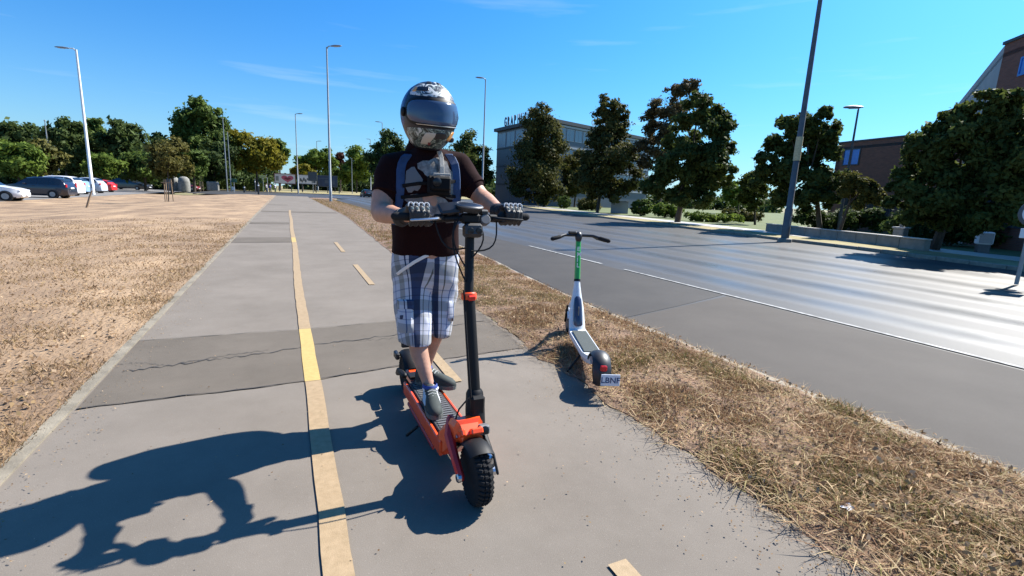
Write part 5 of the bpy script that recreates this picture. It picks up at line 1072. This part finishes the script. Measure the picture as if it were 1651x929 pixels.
# ================================================================== the rider (one continuous body; clothing over it)
M['shirt'] = mat('dark maroon cotton', (.014, .0042, .0045), .95, spec=.12, var=.25, vscale=5, bump=.15, bscale=300); M['print'] = mat('grey shirt print', (.04, .04, .04), .8, vscale=22, col2=(.30, .29, .28), vdetail=3)
M['strapblue'] = mat('blue pack strap', (.018, .05, .13), .75, var=.3, vscale=10, bump=.2, bscale=200); M['webbing'] = mat('grey webbing', (.30, .29, .27), .75, bump=.2, bscale=300); M['glove'] = mat('black glove leather', (.012, .012, .014), .55, bump=.2, bscale=180)
M['armour'] = mat('pale knuckle guard', (.55, .56, .57), .3); M['gloveteal'] = mat('grey teal glove mesh', (.06, .10, .11), .6); M['sockwhite'] = mat('white sock', (.70, .70, .70), .85, bump=.3, bscale=220)
M['shoe'] = mat('dark green grey shoe suede', (.022, .030, .028), .8, var=.3, vscale=25); M['shoeblue'] = mat('blue shoe lining', (.02, .05, .22), .7); M['sole'] = mat('shoe sole', (.08, .09, .085), .7); M['lace'] = mat('shoe lace', (.30, .32, .31), .8)
M['helmetblack'] = mat('helmet black gloss', (.010, .012, .020), .4, spec=.3, coat=.15); M['visor'] = mat('smoked visor', (.04, .065, .12), .14, spec=.6); M['helmetblue'] = mat('helmet deep blue', (.012, .03, .14), .4, coat=.2)
M['camera'] = mat('camera body', (.006, .006, .007), .7, spec=.15)
def camo(name, cols, scale):
    m = bpy.data.materials.new(name); m.use_nodes = True; n, l = nodes_of(m); b = n['Principled BSDF']; t = n.new('ShaderNodeTexCoord'); z = n.new('ShaderNodeTexNoise'); z.inputs['Scale'].default_value = scale; z.inputs['Detail'].default_value = 2.5; z.inputs['Distortion'].default_value = 1.2
    l.new(t.outputs['Object'], z.inputs['Vector']); r = n.new('ShaderNodeValToRGB'); r.color_ramp.interpolation = 'CONSTANT'; e = r.color_ramp.elements
    while len(e) < len(cols): e.new(.5)
    for i, (p, c) in enumerate(cols): e[i].position = p; e[i].color = (*c, 1)
    l.new(z.outputs['Fac'], r.inputs['Fac']); l.new(r.outputs['Color'], b.inputs['Base Color']); b.inputs['Roughness'].default_value = .45; b.inputs['Coat Weight'].default_value = .1; return m
M['helmetart'] = camo('helmet graphics', [(0, (.012, .016, .028)), (.36, (.08, .10, .11)), (.42, (.52, .54, .53)), (.53, (.16, .2, .19)), (.57, (.012, .018, .035)), (.64, (.46, .48, .47))], 13)
M['helmetart2'] = camo('helmet chin graphics', [(0, (.012, .02, .02)), (.40, (.07, .10, .085)), (.47, (.30, .34, .30)), (.52, (.02, .035, .03)), (.60, (.13, .17, .15)), (.66, (.45, .46, .43))], 20)
M['helmetwhite'] = mat('helmet pale patch', (.45, .41, .35), .5); M['helmetorange'] = mat('helmet orange patch', (.75, .30, .02), .3, coat=.6)
def plaid_mat():
    m = bpy.data.materials.new('plaid cotton'); m.use_nodes = True; n, l = nodes_of(m); b = n['Principled BSDF']; b.inputs['Roughness'].default_value = .85
    u = n.new('ShaderNodeAttribute'); u.attribute_name = 'weave'; s = n.new('ShaderNodeSeparateXYZ'); l.new(u.outputs['Vector'], s.inputs[0])
    def bands(sock, period, cols):
        q = n.new('ShaderNodeMath'); q.operation = 'DIVIDE'; l.new(sock, q.inputs[0]); q.inputs[1].default_value = period; f = n.new('ShaderNodeMath'); f.operation = 'FRACT'; l.new(q.outputs[0], f.inputs[0])
        r = n.new('ShaderNodeValToRGB'); r.color_ramp.interpolation = 'CONSTANT'; e = r.color_ramp.elements
        while len(e) < len(cols): e.new(.5)
        for i, (p, c) in enumerate(cols): e[i].position = p; e[i].color = (*c, 1)
        l.new(f.outputs[0], r.inputs['Fac']); return r.outputs['Color']
    Wt, Nv, Gy, Bl, Tn = (.60, .61, .66), (.028, .05, .12), (.15, .16, .15), (.12, .18, .34), (.36, .35, .33)
    a = bands(s.outputs['X'], .235, [(0, Nv), (.23, Wt), (.32, Gy), (.345, Wt), (.52, Bl), (.55, Wt), (.70, Tn), (.84, Wt), (.93, Nv), (.955, Wt)]); c = bands(s.outputs['Y'], .215, [(0, Gy), (.30, Wt), (.40, Nv), (.425, Wt), (.60, Bl), (.635, Wt), (.80, Tn), (.90, Wt)])
    x = n.new('ShaderNodeMix'); x.data_type = 'RGBA'; x.blend_type = 'MULTIPLY'; x.inputs['Factor'].default_value = .92; l.new(a, x.inputs['A']); l.new(c, x.inputs['B'])
    y = n.new('ShaderNodeMix'); y.data_type = 'RGBA'; y.inputs['Factor'].default_value = .30; l.new(x.outputs['Result'], y.inputs['A']); l.new(a, y.inputs['B']); l.new(y.outputs['Result'], b.inputs['Base Color'])
    t = n.new('ShaderNodeTexCoord'); z = n.new('ShaderNodeTexNoise'); z.inputs['Scale'].default_value = 350; l.new(t.outputs['Object'], z.inputs['Vector']); bp = n.new('ShaderNodeBump'); bp.inputs['Strength'].default_value = .15; bp.inputs['Distance'].default_value = .004; l.new(z.outputs['Fac'], bp.inputs['Height']); l.new(bp.outputs[0], b.inputs['Normal']); return m
M['plaid'] = plaid_mat()
rider = wthing('person', 'person in patterned full face helmet, maroon shirt and plaid shorts riding the orange scooter', 'person', (AX, 2.75, .0))
def part(name, me, m, parent=None):
    me.materials.append(M[m]); return link(name, me, parent or rider)
def pl(*a): return [Vector(p) for p in a]
# joints from the photograph
shR, elR, wrR = AY(631, 274, 2.93), AY(614, 343, 2.83), AY(651, 349, 2.55); shL, elL, wrL = AY(739, 272, 2.93), AY(775, 318, 2.80), AY(806, 341, 2.53)
hdR, hdL = AY(672, 348, 2.43), AY(821, 347, 2.44)
hipR, knR, anR = AY(664, 440, 3.0), AY(668, 535, 2.86), AY(695, 634, 2.70); hipL, knL, anL = AY(710, 440, 3.02), AY(708, 522, 2.93), AY(684, 598, 3.02)
nk = AY(689, 247, 2.90); HC = AY(691, 187, 2.84)
# ---- body
b = MB()
b.tube([shR, (shR+elR)/2+Vector((-.012, .01, 0)), elR], [.068, .066, .060], 14, True).tube([elR, elR*.7+wrR*.3, wrR*.85+elR*.15, wrR, wrR*.4+hdR*.6], [.058, .058, .040, .035, .034], 14, True)
b.tube([shL, (shL+elL)/2, elL], [.068, .062, .055], 14, True).tube([elL, elL*.68+wrL*.32, wrL*.85+elL*.15, wrL, wrL*.4+hdL*.6], [.055, .055, .039, .034, .034], 14, True)
for K_, A_2, s in ((knR, anR, -1), (knL, anL, 1)):
    H_ = hipR if s < 0 else hipL; b.tube([H_, (H_+K_)/2, K_+Vector((0, 0, .03)), K_], [.095, .088, .064, .060], 14, True)
    d = A_2-K_; b.tube([K_, K_+d*.12, K_+d*.32+Vector((0, .022, 0)), K_+d*.6+Vector((0, .012, 0)), K_+d*.86, A_2, A_2+Vector((0, .0, -.05))], [.056, .052, .059, .047, .036, .035, .039], 14, True)
b.tube([AY(687, 440, 3.0), AY(687, 395, 2.96), AY(688, 320, 2.92), AY(689, 272, 2.91), nk, AY(690, 215, 2.87)], [.15, .145, .165, .15, .068, .066], 16, True)
b.tube([shR, AY(688, 266, 2.92), shL], [.07, .10, .07], 12, True)
b.ball(AY(691, 190, 2.85), (.085, .105, .125), 16).ball(AY(691, 205, 2.74), (.02, .025, .03), 8)
body = part('body', fused(b, .012, 8), 'skin')
# ---- clothing helpers
def ring(xl, xr, py, Y, dp, n_=26, pw=2.4, dy=0):
    a, c = AY(xl, py, Y), AY(xr, py, Y); m_ = (a+c)/2; w_ = (c-a).length/2; ax = (c-a).normalized(); ay_ = Vector((-ax.y, ax.x, 0)).normalized(); pts = []
    for k in range(n_):
        t = 2*math.pi*k/n_; ct, st = math.cos(t), math.sin(t); pts.append(m_+ax*w_*math.copysign(abs(ct)**(2/pw), ct)+ay_*dp*math.copysign(abs(st)**(2/pw), st)+Vector((0, dy, 0)))
    return pts
from mathutils.bvhtree import BVHTree
def bvh(me): return BVHTree.FromPolygons([v.co.copy() for v in me.vertices], [tuple(p.vertices) for p in me.polygons])
EYE = Vector((0, 0, CAM_H))
def on(tree_, px, py, off_, Y=2.85):          # the point of a garment seen at that place, lifted off it
    h = tree_.ray_cast(EYE, ray(px, py).normalized())
    if h[0] is None: return AY(px, py, Y)
    n_ = h[1] if h[1].y < 0 else -h[1]; n_ = (n_+Vector((0, -.6, 0))).normalized(); return h[0]+n_*off_
def folds(scale, ax=(1, 1, .45)):
    def f(co):
        p = Vector((co.x*ax[0], co.y*ax[1], co.z*ax[2]))*scale; q = Vector((co.x, co.y, co.z))*scale*.7
        return (1-abs(mnoise.noise(p)))*.9-.6+.6*mnoise.noise(q)
    return f
# ---- T-shirt with sleeves
b = MB(); rs = [ring(*a) for a in ((631.5, 738.5, 409, 2.98, .150), (632, 738, 396, 2.97, .155), (633, 738, 372, 2.95, .158), (634, 739, 335, 2.935, .162), (635, 741, 300, 2.92, .160), (636, 741, 282, 2.92, .152), (641, 737, 266, 2.92, .145), (653, 726, 254, 2.915, .118), (664, 714, 244, 2.905, .092), (668, 710, 238, 2.90, .082))]
b.rings(rs)
for sh, el, s in ((shR, elR, -1), (shL, elL, 1)):
    d = el-sh; e = sh+d*(.50 if s < 0 else .62); st = Vector((-s*.11, .01, .035))
    b.tube([sh+st, sh+Vector((-s*.01, 0, .012)), sh+d*.22, e], [.080, .086, .086, .078], 18, True)
tm = fused(b, .0105, 6, .015, 1, folds(8)); part('t_shirt', tm, 'shirt')
BT = bvh(tm)
for sh, el, s in ((shR, elR, -1), (shL, elL, 1)):
    d = el-sh; f = .50 if s < 0 else .62; e = sh+d*f; MB().tube([e-d*.06, e+d*.075, e+d*.085], [.080, .079, .073], 22).obj('sleeve_cuff', M['shirt'], rider, smooth=True)
# ---- plaid shorts
b = MB(); b.rings([ring(*a) for a in ((637, 735, 398, 2.98, .145), (634, 738, 412, 2.985, .152), (632, 739, 432, 2.99, .160), (632, 739, 452, 3.0, .158), (640, 733, 466, 3.0, .125))])
b.rings([ring(*a) for a in ((634, 694, 440, 2.99, .13), (634, 695, 470, 2.965, .125), (636, 695, 500, 2.93, .118), (640, 694, 530, 2.885, .112), (644, 694, 553, 2.862, .106))])
b.rings([ring(*a) for a in ((684, 738, 440, 3.01, .13), (688, 736, 470, 3.0, .118), (690, 731, 500, 2.975, .108), (692, 726, 522, 2.955, .10), (693, 723, 539, 2.945, .092))])
sm_ = fused(b, .0105, 5, .015, 1, folds(7.5, (1, 1, .6))); so_ = part('shorts', sm_, 'plaid')
wv = np.zeros((len(sm_.vertices), 3), np.float32); mid_ = (hipR+hipL)/2
for i, v in enumerate(sm_.vertices):
    co = v.co; right = co.x < mid_.x+.012*(co.z-.8); H_, K_ = (hipR, knR) if right else (hipL, knL); d = (K_-H_).normalized(); rel = co-H_; along = -rel.dot(d); c = H_+d*rel.dot(d)
    a = math.atan2(co.x-c.x, -(co.y-c.y)); wv[i] = (a*.105+(.5 if right else .562)+.01*mnoise.noise(co*7), along+.9+.012*mnoise.noise(co*6), 0)
BS = bvh(sm_)
at_ = sm_.attributes.new('weave', 'FLOAT_VECTOR', 'POINT'); at_.data.foreach_set('vector', wv.ravel())
# cargo pockets, belt end, stitched hems
def pocket(px0, px1, py0, py1, th, name, ox=.33):
    nx_, ny_ = 6, 7; top = [[on(BS, px0+(px1-px0)*i/nx_, py0+(py1-py0)*k/ny_, th if 0 < i < nx_ and 0 < k < ny_ else .001) for i in range(nx_+1)] for k in range(ny_+1)]
    me = MB().rings(top, closed=False).mesh(name, M['plaid'], True); a = top[0][0]
    q = np.array([[(v.co-a).x*.9+ox, v.co.z+.03, 0] for v in me.vertices], np.float32); at2 = me.attributes.new('weave', 'FLOAT_VECTOR', 'POINT'); at2.data.foreach_set('vector', q.ravel()); return link(name, me, rider)
pk = pocket(641, 667, 488, 537, .014, 'cargo_pocket'); pocket(640, 668, 483, 500, .019, 'pocket_flap', .9); p = on(BS, 649, 511, .017); MB().box((0, 0, 0), (.022, .006, .026), Matrix.Translation(p), ch=.003).obj('pocket_patch', M['navy'], pk, loc=(0, 0, 0))
pocket(722, 731, 485, 518, .012, 'cargo_pocket')

# ---- socks and shoes
def shoe(toe, heel, ank, name='shoe'):
    toe, heel = Vector(toe), Vector(heel); d = (toe-heel); L_ = d.length; d.normalize(); sd_ = Vector((d.y, -d.x, 0)); z0 = DZ+.006
    so2 = MB(); out = []
    for t, w_ in ((0, .016), (.03, .030), (.15, .040), (.35, .040), (.55, .045), (.75, .050), (.9, .042), (.97, .026), (1, .010)): out.append((t, w_))
    P = [(heel+d*L_*t+sd_*w_) for t, w_ in out]+[(heel+d*L_*t-sd_*w_) for t, w_ in out[::-1]]; so2.prism([(p.x, p.y) for p in P], z0, z0+.026)
    rs = []
    for t, w_, h_ in ((.0, .012, .05), (.02, .028, .085), (.12, .039, .105), (.28, .041, .108), (.42, .041, .095), (.55, .043, .078), (.72, .047, .062), (.88, .040, .048), (.96, .027, .034), (1.0, .010, .020)):
        c = heel+d*L_*t; rs.append([(c.x+sd_.x*w_*math.copysign(abs(math.cos(a))**.8, math.cos(a)), c.y+sd_.y*w_*math.copysign(abs(math.cos(a))**.8, math.cos(a)), z0+.018+max(0, math.sin(a))**.75*h_) for a in [2*math.pi*k/18 for k in range(18)]])
    u = MB().rings(rs); o_ = u.obj(name, M['shoe'], rider, smooth=True); so2.obj('sole', M['sole'], o_, loc=(0, 0, 0), smooth=False)
    for s in (-1, 1):
        for k in range(3):
            c = heel+d*L_*(.36+.09*k)+sd_*s*.0425; MB().tube([c+Vector((0, 0, z0+.032)), c-d*.018-sd_*s*.004+Vector((0, 0, z0+.06)), c-d*.035-sd_*s*.012+Vector((0, 0, z0+.092-.006*k))], .008, 6).obj('stripe', M['armour'], o_, loc=(0, 0, 0))
    lc = MB()
    for k in range(5): c = heel+d*L_*(.44+.065*k)+Vector((0, 0, z0+.110-.0098*k-.004)); lc.tube([c+sd_*.024-Vector((0, 0, .004)), c+Vector((0, 0, .004)), c-sd_*.024-Vector((0, 0, .004))], .0042, 6)
    lc.obj('laces', M['lace'], o_, loc=(0, 0, 0), smooth=True); c = heel+d*L_*.24
    MB().lathe([(.047, 0), (.044, .016), (.040, .020)], 16, Matrix.Translation((c.x, c.y, z0+.108)), caps=False).obj('collar', M['shoeblue'], o_, loc=(0, 0, 0), smooth=True); return o_
tR = G(708, 688, DZ); aR = anR; hR = Vector((aR.x-.005, aR.y+.055, 0)); tR.z = 0; shoe((hR+(tR-hR).normalized()*.30).to_tuple(), hR, aR)
hL_ = Vector((anL.x-.05, anL.y+.02, 0)); tL = G(724, 627, DZ); tL.z = 0; shoe((hL_+(tL-hL_).normalized()*.29).to_tuple(), hL_, anL)
for A_2, K_ in ((anR, knR), (anL, knL)):
    d = (K_-A_2).normalized(); z_ = Vector((A_2.x, A_2.y, DZ+.10)); MB().tube([z_, z_*.5+A_2*.5, A_2+d*.03, A_2+d*.045], [.046, .046, .045, .042], 16).obj('sock', M['sockwhite'], rider, smooth=True)
# ---- gloves with five fingers closed round the grips
def glove(hc, wr, s):
    b = MB(); k = 1.18; ax = Vector((s, 0, 0))                     # ax: outward along the bar
    bar = Vector((hc.x, (HL.y+HR.y)/2, HL.z if s < 0 else HR.z)); kn0 = []
    for i, (o_, L_) in enumerate(((-.034, .98), (-.0115, 1.06), (.0115, 1.0), (.033, .84))):
        c = bar+ax*o_*k*-1*-1; q = [c+Vector((0, .030*k, .042*k)), c+Vector((0, -.012*k, .047*k)), c+Vector((0, -.045*k*L_, .020*k)), c+Vector((0, -.043*k*L_, -.016*k)), c+Vector((0, -.018*k, -.034*k))]
        b.tube(q, [.0124*k, .0120*k, .0108*k, .0100*k, .0090*k], 10, True); kn0.append(q[1])
    ti = bar-ax*.040*k; b.tube([wr*.35+bar*.65-ax*.02*k, ti+Vector((0, .034*k, -.002)), ti+Vector((0, -.004*k, -.030*k))-ax*.008, ti+Vector((0, -.030*k, -.022*k))-ax*.014], [.019*k, .016*k, .0138*k, .0115*k], 10, True)
    pm = bar+Vector((0, .045*k, .026*k)); b.ball(pm, (.045*k, .040*k, .026*k), 16); b.tube([pm, pm*.4+wr*.6, wr+(wr-pm)*.28], [.036*k, .034*k, .040*k], 14, True)
    g = part('glove', fused(b, .0052, 4), 'glove')
    for c in kn0:
        MB().tube([c+Vector((-.0125, -.015, -.002)), c+Vector((-.0115, -.012, .009)), c+Vector((-.006, -.007, .0155)), c+Vector((.006, -.007, .0155)), c+Vector((.0115, -.012, .009)), c+Vector((.0125, -.015, -.002))], .0032, 8, True).obj('knuckle_guard', M['armour'], g, loc=(0, 0, 0), smooth=True)
    for i, c in enumerate(kn0): MB().box((0, 0, 0), (.013, .007, .016), Matrix.Translation(c+Vector((0, -.045, -.012)))@Matrix.Rotation(R(-25), 4, 'X'), ch=.005).obj('finger_panel', M['gloveteal'], g, loc=(0, 0, 0))
    d = (wr-pm).normalized(); MB().tube([wr+d*.000, wr+d*.034], [.046, .048], 18).obj('wrist_strap', M['glove'], g, loc=(0, 0, 0), smooth=True); MB().box((0, 0, 0), (.03, .012, .022), Matrix.Translation(wr+d*.015+Vector((0, -.038, .026))), ch=.004).obj('strap_tab', M['armour'], g, loc=(0, 0, 0))
glove(hdR, wrR, -1); glove(hdL, wrL, 1)
# ---- backpack with straps, chest harness and chest camera
bp_ = MB().rings([ring(*a) for a in ((640, 735, 385, 3.20, .05), (636, 738, 370, 3.21, .11), (636, 740, 300, 3.20, .13), (640, 738, 262, 3.18, .11), (655, 722, 250, 3.16, .05))]).obj('backpack', M['strapblue'], rider, smooth=True)
def strap(pts, w_, th, m, name, parent=None):
    P = [Vector(p) for p in pts]; rs = []
    for i, p in enumerate(P):
        t = (P[min(i+1, len(P)-1)]-P[max(i-1, 0)]).normalized(); n_ = Vector((0, -1, 0)); 
        if abs(t.y) > .8: n_ = Vector((0, 0, 1))
        sdv = t.cross(n_).normalized(); n_ = sdv.cross(t).normalized(); rs.append([p-sdv*w_, p-sdv*w_*.8+n_*th, p+sdv*w_*.8+n_*th, p+sdv*w_, p+sdv*w_*.8-n_*th, p-sdv*w_*.8-n_*th])
    o_ = MB().rings(rs).obj(name, M[m], parent or rider, smooth=False); 
    if parent: o_.location = (0, 0, 0)
    return o_
def front(px, py, extra=.0): return on(BT, px, py, .004+extra)          # just in front of the shirt
for s, xs in ((-1, ((657, 252), (652, 258), (648, 266), (646, 276), (646, 290), (646, 305), (646, 325), (643, 345), (640, 362))), (1, ((722, 252), (727, 258), (731, 266), (733, 276), (734, 290), (734, 305), (734, 325), (736, 345), (738, 360)))):
    strap([AY(xs[0][0]+2, 247, 3.04)]+[front(x, y, .006) for x, y in xs], .026, .006, 'strapblue', 'shoulder_strap', bp_)
strap([AY(708, 244, 2.80), front(710, 256, .012), front(711, 270, .010), front(711, 284, .012), front(709, 296, .02)], .014, .004, 'webbing', 'chest_strap')
for pts in ([(650, 300), (675, 296), (700, 296), (722, 294), (738, 292)], [(648, 318), (672, 316), (700, 312), (725, 316), (739, 318)]): strap([front(x, y, .008) for x, y in pts], .010, .004, 'camera', 'harness_strap')
p = front(706, 297, .045); cmo = MB().box((0, 0, 0), (.112, .05, .076), Matrix.Translation(p), ch=.01).obj('chest_camera', M['camera'], rider)
MB().lathe([(.024, 0), (.024, .012), (.017, .016)], 18, Matrix.Translation(p+Vector((-.03, -.025, .008)))@Matrix.Rotation(R(90), 4, 'X')).obj('lens', M['screen'], cmo, smooth=True, loc=(0, 0, 0)); MB().box((0, 0, 0), (.10, .006, .012), Matrix.Translation(p+Vector((.0, -.024, .050))), ch=.002).obj('mount_bar', M['webbing'], cmo, loc=(0, 0, 0)); MB().box((0, 0, 0), (.14, .03, .105), Matrix.Translation(p+Vector((0, .03, -.01))), ch=.012).obj('chest_plate', M['camera'], cmo, loc=(0, 0, 0))
strap([on(BS, x, y, .005) for x, y in ((690, 411), (680, 416), (668, 422.5), (657, 430), (647, 437), (641, 442))], .010, .002, 'sockwhite', 'belt_end')
# printed panel on the shirt: grey abstract shapes draped on the chest
def decal(cx, cy, rx, ry, m, name, ex=.006, wob=.2, seed=0):
    bm_ = MB(); n_ = 18; rr = [1+wob*mnoise.noise((math.cos(t)*1.3+seed, math.sin(t)*1.3, seed*2.1)) for t in [2*math.pi*k/n_ for k in range(n_)]]
    pts = [front(cx, cy, ex)]
    for f in (.35, .7, 1.0):
        for k in range(n_):
            t = 2*math.pi*k/n_; pts.append(front(cx+rx*f*rr[k]*math.cos(t), cy+ry*f*rr[k]*math.sin(t), ex))
    F = [(0, 1+k, 1+(k+1) % n_) for k in range(n_)]+[(1+g*n_+k, 1+(g+1)*n_+k, 1+(g+1)*n_+(k+1) % n_, 1+g*n_+(k+1) % n_) for g in range(2) for k in range(n_)]
    return bm_.add(pts, F).obj(name, M[m], rider, smooth=True)
decal(702, 272, 24, 17, 'print', 'shirt_print', .002, .5, 1); decal(722, 300, 15, 24, 'print', 'shirt_print', .002, .5, 2); decal(666, 290, 13, 20, 'greyplastic', 'shirt_print', .002, .5, 3); decal(706, 338, 20, 18, 'print', 'shirt_print', .002, .5, 4); decal(670, 322, 14, 9, 'greyplastic', 'shirt_print', .002, .5, 5)
# ---- helmet
HR_ = Matrix.Translation(HC)@Matrix.Rotation(R(4), 4, 'Z')@Matrix.Rotation(R(7), 4, 'X')
def hs_surf(az, el, o=0.0):           # az: 0 = face (-y); el: elevation
    dx, dy, dz = math.sin(az)*math.cos(el), -math.cos(az)*math.cos(el), math.sin(el)
    a, b_, c = .155+o, .182+o, (.182 if dz >= 0 else .205)+o
    p = Vector((dx*a, dy*b_, dz*c)); f = max(0, -dy)
    if dz < 0: p.y -= .040*f**1.5*min(1, -dz*1.8); p.x *= 1-.10*min(1, -dz*1.2)*(1-f*.4)
    p.z = max(p.z, -.182-.012*f); p.y -= .012*f*(1-abs(dz)); return HR_@p
def hpatch(name, m, a0, a1, e0, e1, o, na=24, ne=12, parent=None, rim=True, rnd=.25, skew=0.0):
    bm_ = MB(); rs = []
    for j in range(ne+1):
        v = -1+2*j/ne; row = []
        for i in range(na+1):
            u = -1+2*i/na; k = 1-rnd*.35*abs(v)**4; k2 = 1-rnd*.35*abs(u)**4; oo = o*(1 if max(abs(u), abs(v)) < .999 else .15)
            row.append(hs_surf((a0+a1)/2+(a1-a0)/2*u*k+skew*v, (e0+e1)/2+(e1-e0)/2*v*k2, oo))
        rs.append(row)
    return bm_.rings(rs, closed=False).obj(name, M[m], parent or rider, smooth=True, loc=(0, 0, 0) if parent else None)
bm_ = MB(); rs = []
for j in range(33):
    el = -math.pi/2*.80+(math.pi/2*.80+math.pi/2*.995)*j/32; rs.append([hs_surf(2*math.pi*i/56, el) for i in range(56)])
hel = bm_.rings(rs, caps=True).obj('helmet', M['helmetblack'], rider, smooth=True)
hpatch('visor', 'visor', R(-72), R(72), R(-14), R(25), .007, parent=hel, rnd=.5); hpatch('rim_highlight', 'steel', R(-50), R(64), R(-15.2), R(-13.2), .0085, parent=hel, rnd=.1, ne=3); hpatch('visor_seal', 'blackmetal', R(-77), R(77), R(-18), R(30), .0035, parent=hel, rnd=.5)  # thin steel strip added as the bright highlight on the visor's lower edge
hpatch('brow_graphic', 'helmetart', R(-80), R(80), R(31), R(62), .002, parent=hel); hpatch('crown_graphic', 'helmetart', R(5), R(130), R(45), R(80), .0025, parent=hel); hpatch('side_graphic', 'helmetblue', R(-150), R(-82), R(-20), R(55), .002, parent=hel); hpatch('side_graphic', 'helmetart', R(82), R(150), R(-30), R(45), .002, parent=hel)
hpatch('chin_graphic', 'helmetart2', R(-85), R(88), R(-58), R(-20), .002, parent=hel); hpatch('pale_patch', 'helmetwhite', R(-40), R(-14), R(-49), R(-25), .0035, parent=hel, rnd=.2, skew=.16); hpatch('orange_patch', 'helmetorange', R(30), R(66), R(-38), R(-21), .0035, parent=hel, rnd=.5, skew=.08); hpatch('chin_vent', 'black', R(-10), R(18), R(-36), R(-24), .0045, parent=hel, rnd=.6); hpatch('small_mark', 'darkred', R(-26), R(-17), R(-50), R(-42), .005, parent=hel, rnd=.3, na=8, ne=6)
hpatch('brow_black_patch', 'helmetblack', R(-62), R(-24), R(40), R(52), .004, parent=hel, rnd=.5); hpatch('brow_mark', 'helmetorange', R(-72), R(-58), R(38), R(50), .004, parent=hel, rnd=.5)  # plain black and orange patches of the brow pattern
for a in (-1, 1): hpatch('top_vent', 'black', R(a*28-13), R(a*28+13), R(63), R(73), .006, parent=hel, rnd=.8, na=10, ne=6)
for s in (-1, 1): 
    c = hs_surf(R(s*82), R(2), .004); MB().ball((0, 0, 0), (.012, .026, .026), 14, Matrix.Translation(c)).obj('visor_pivot', M['blackmetal'], hel, smooth=True, loc=(0, 0, 0))
c = hs_surf(R(66), R(-34), .006); MB().box((0, 0, 0), (.03, .045, .03), Matrix.Translation(c), ch=.008).obj('intercom', M['black'], hel, loc=(0, 0, 0))
# chin strap of the neck, dark neck tube
MB().tube([AY(676, 246, 2.98), AY(678, 236, 2.96), AY(680, 225, 2.95)], [.085, .075, .075], 18).obj('neck_scarf', M['shirt'], rider, smooth=True)
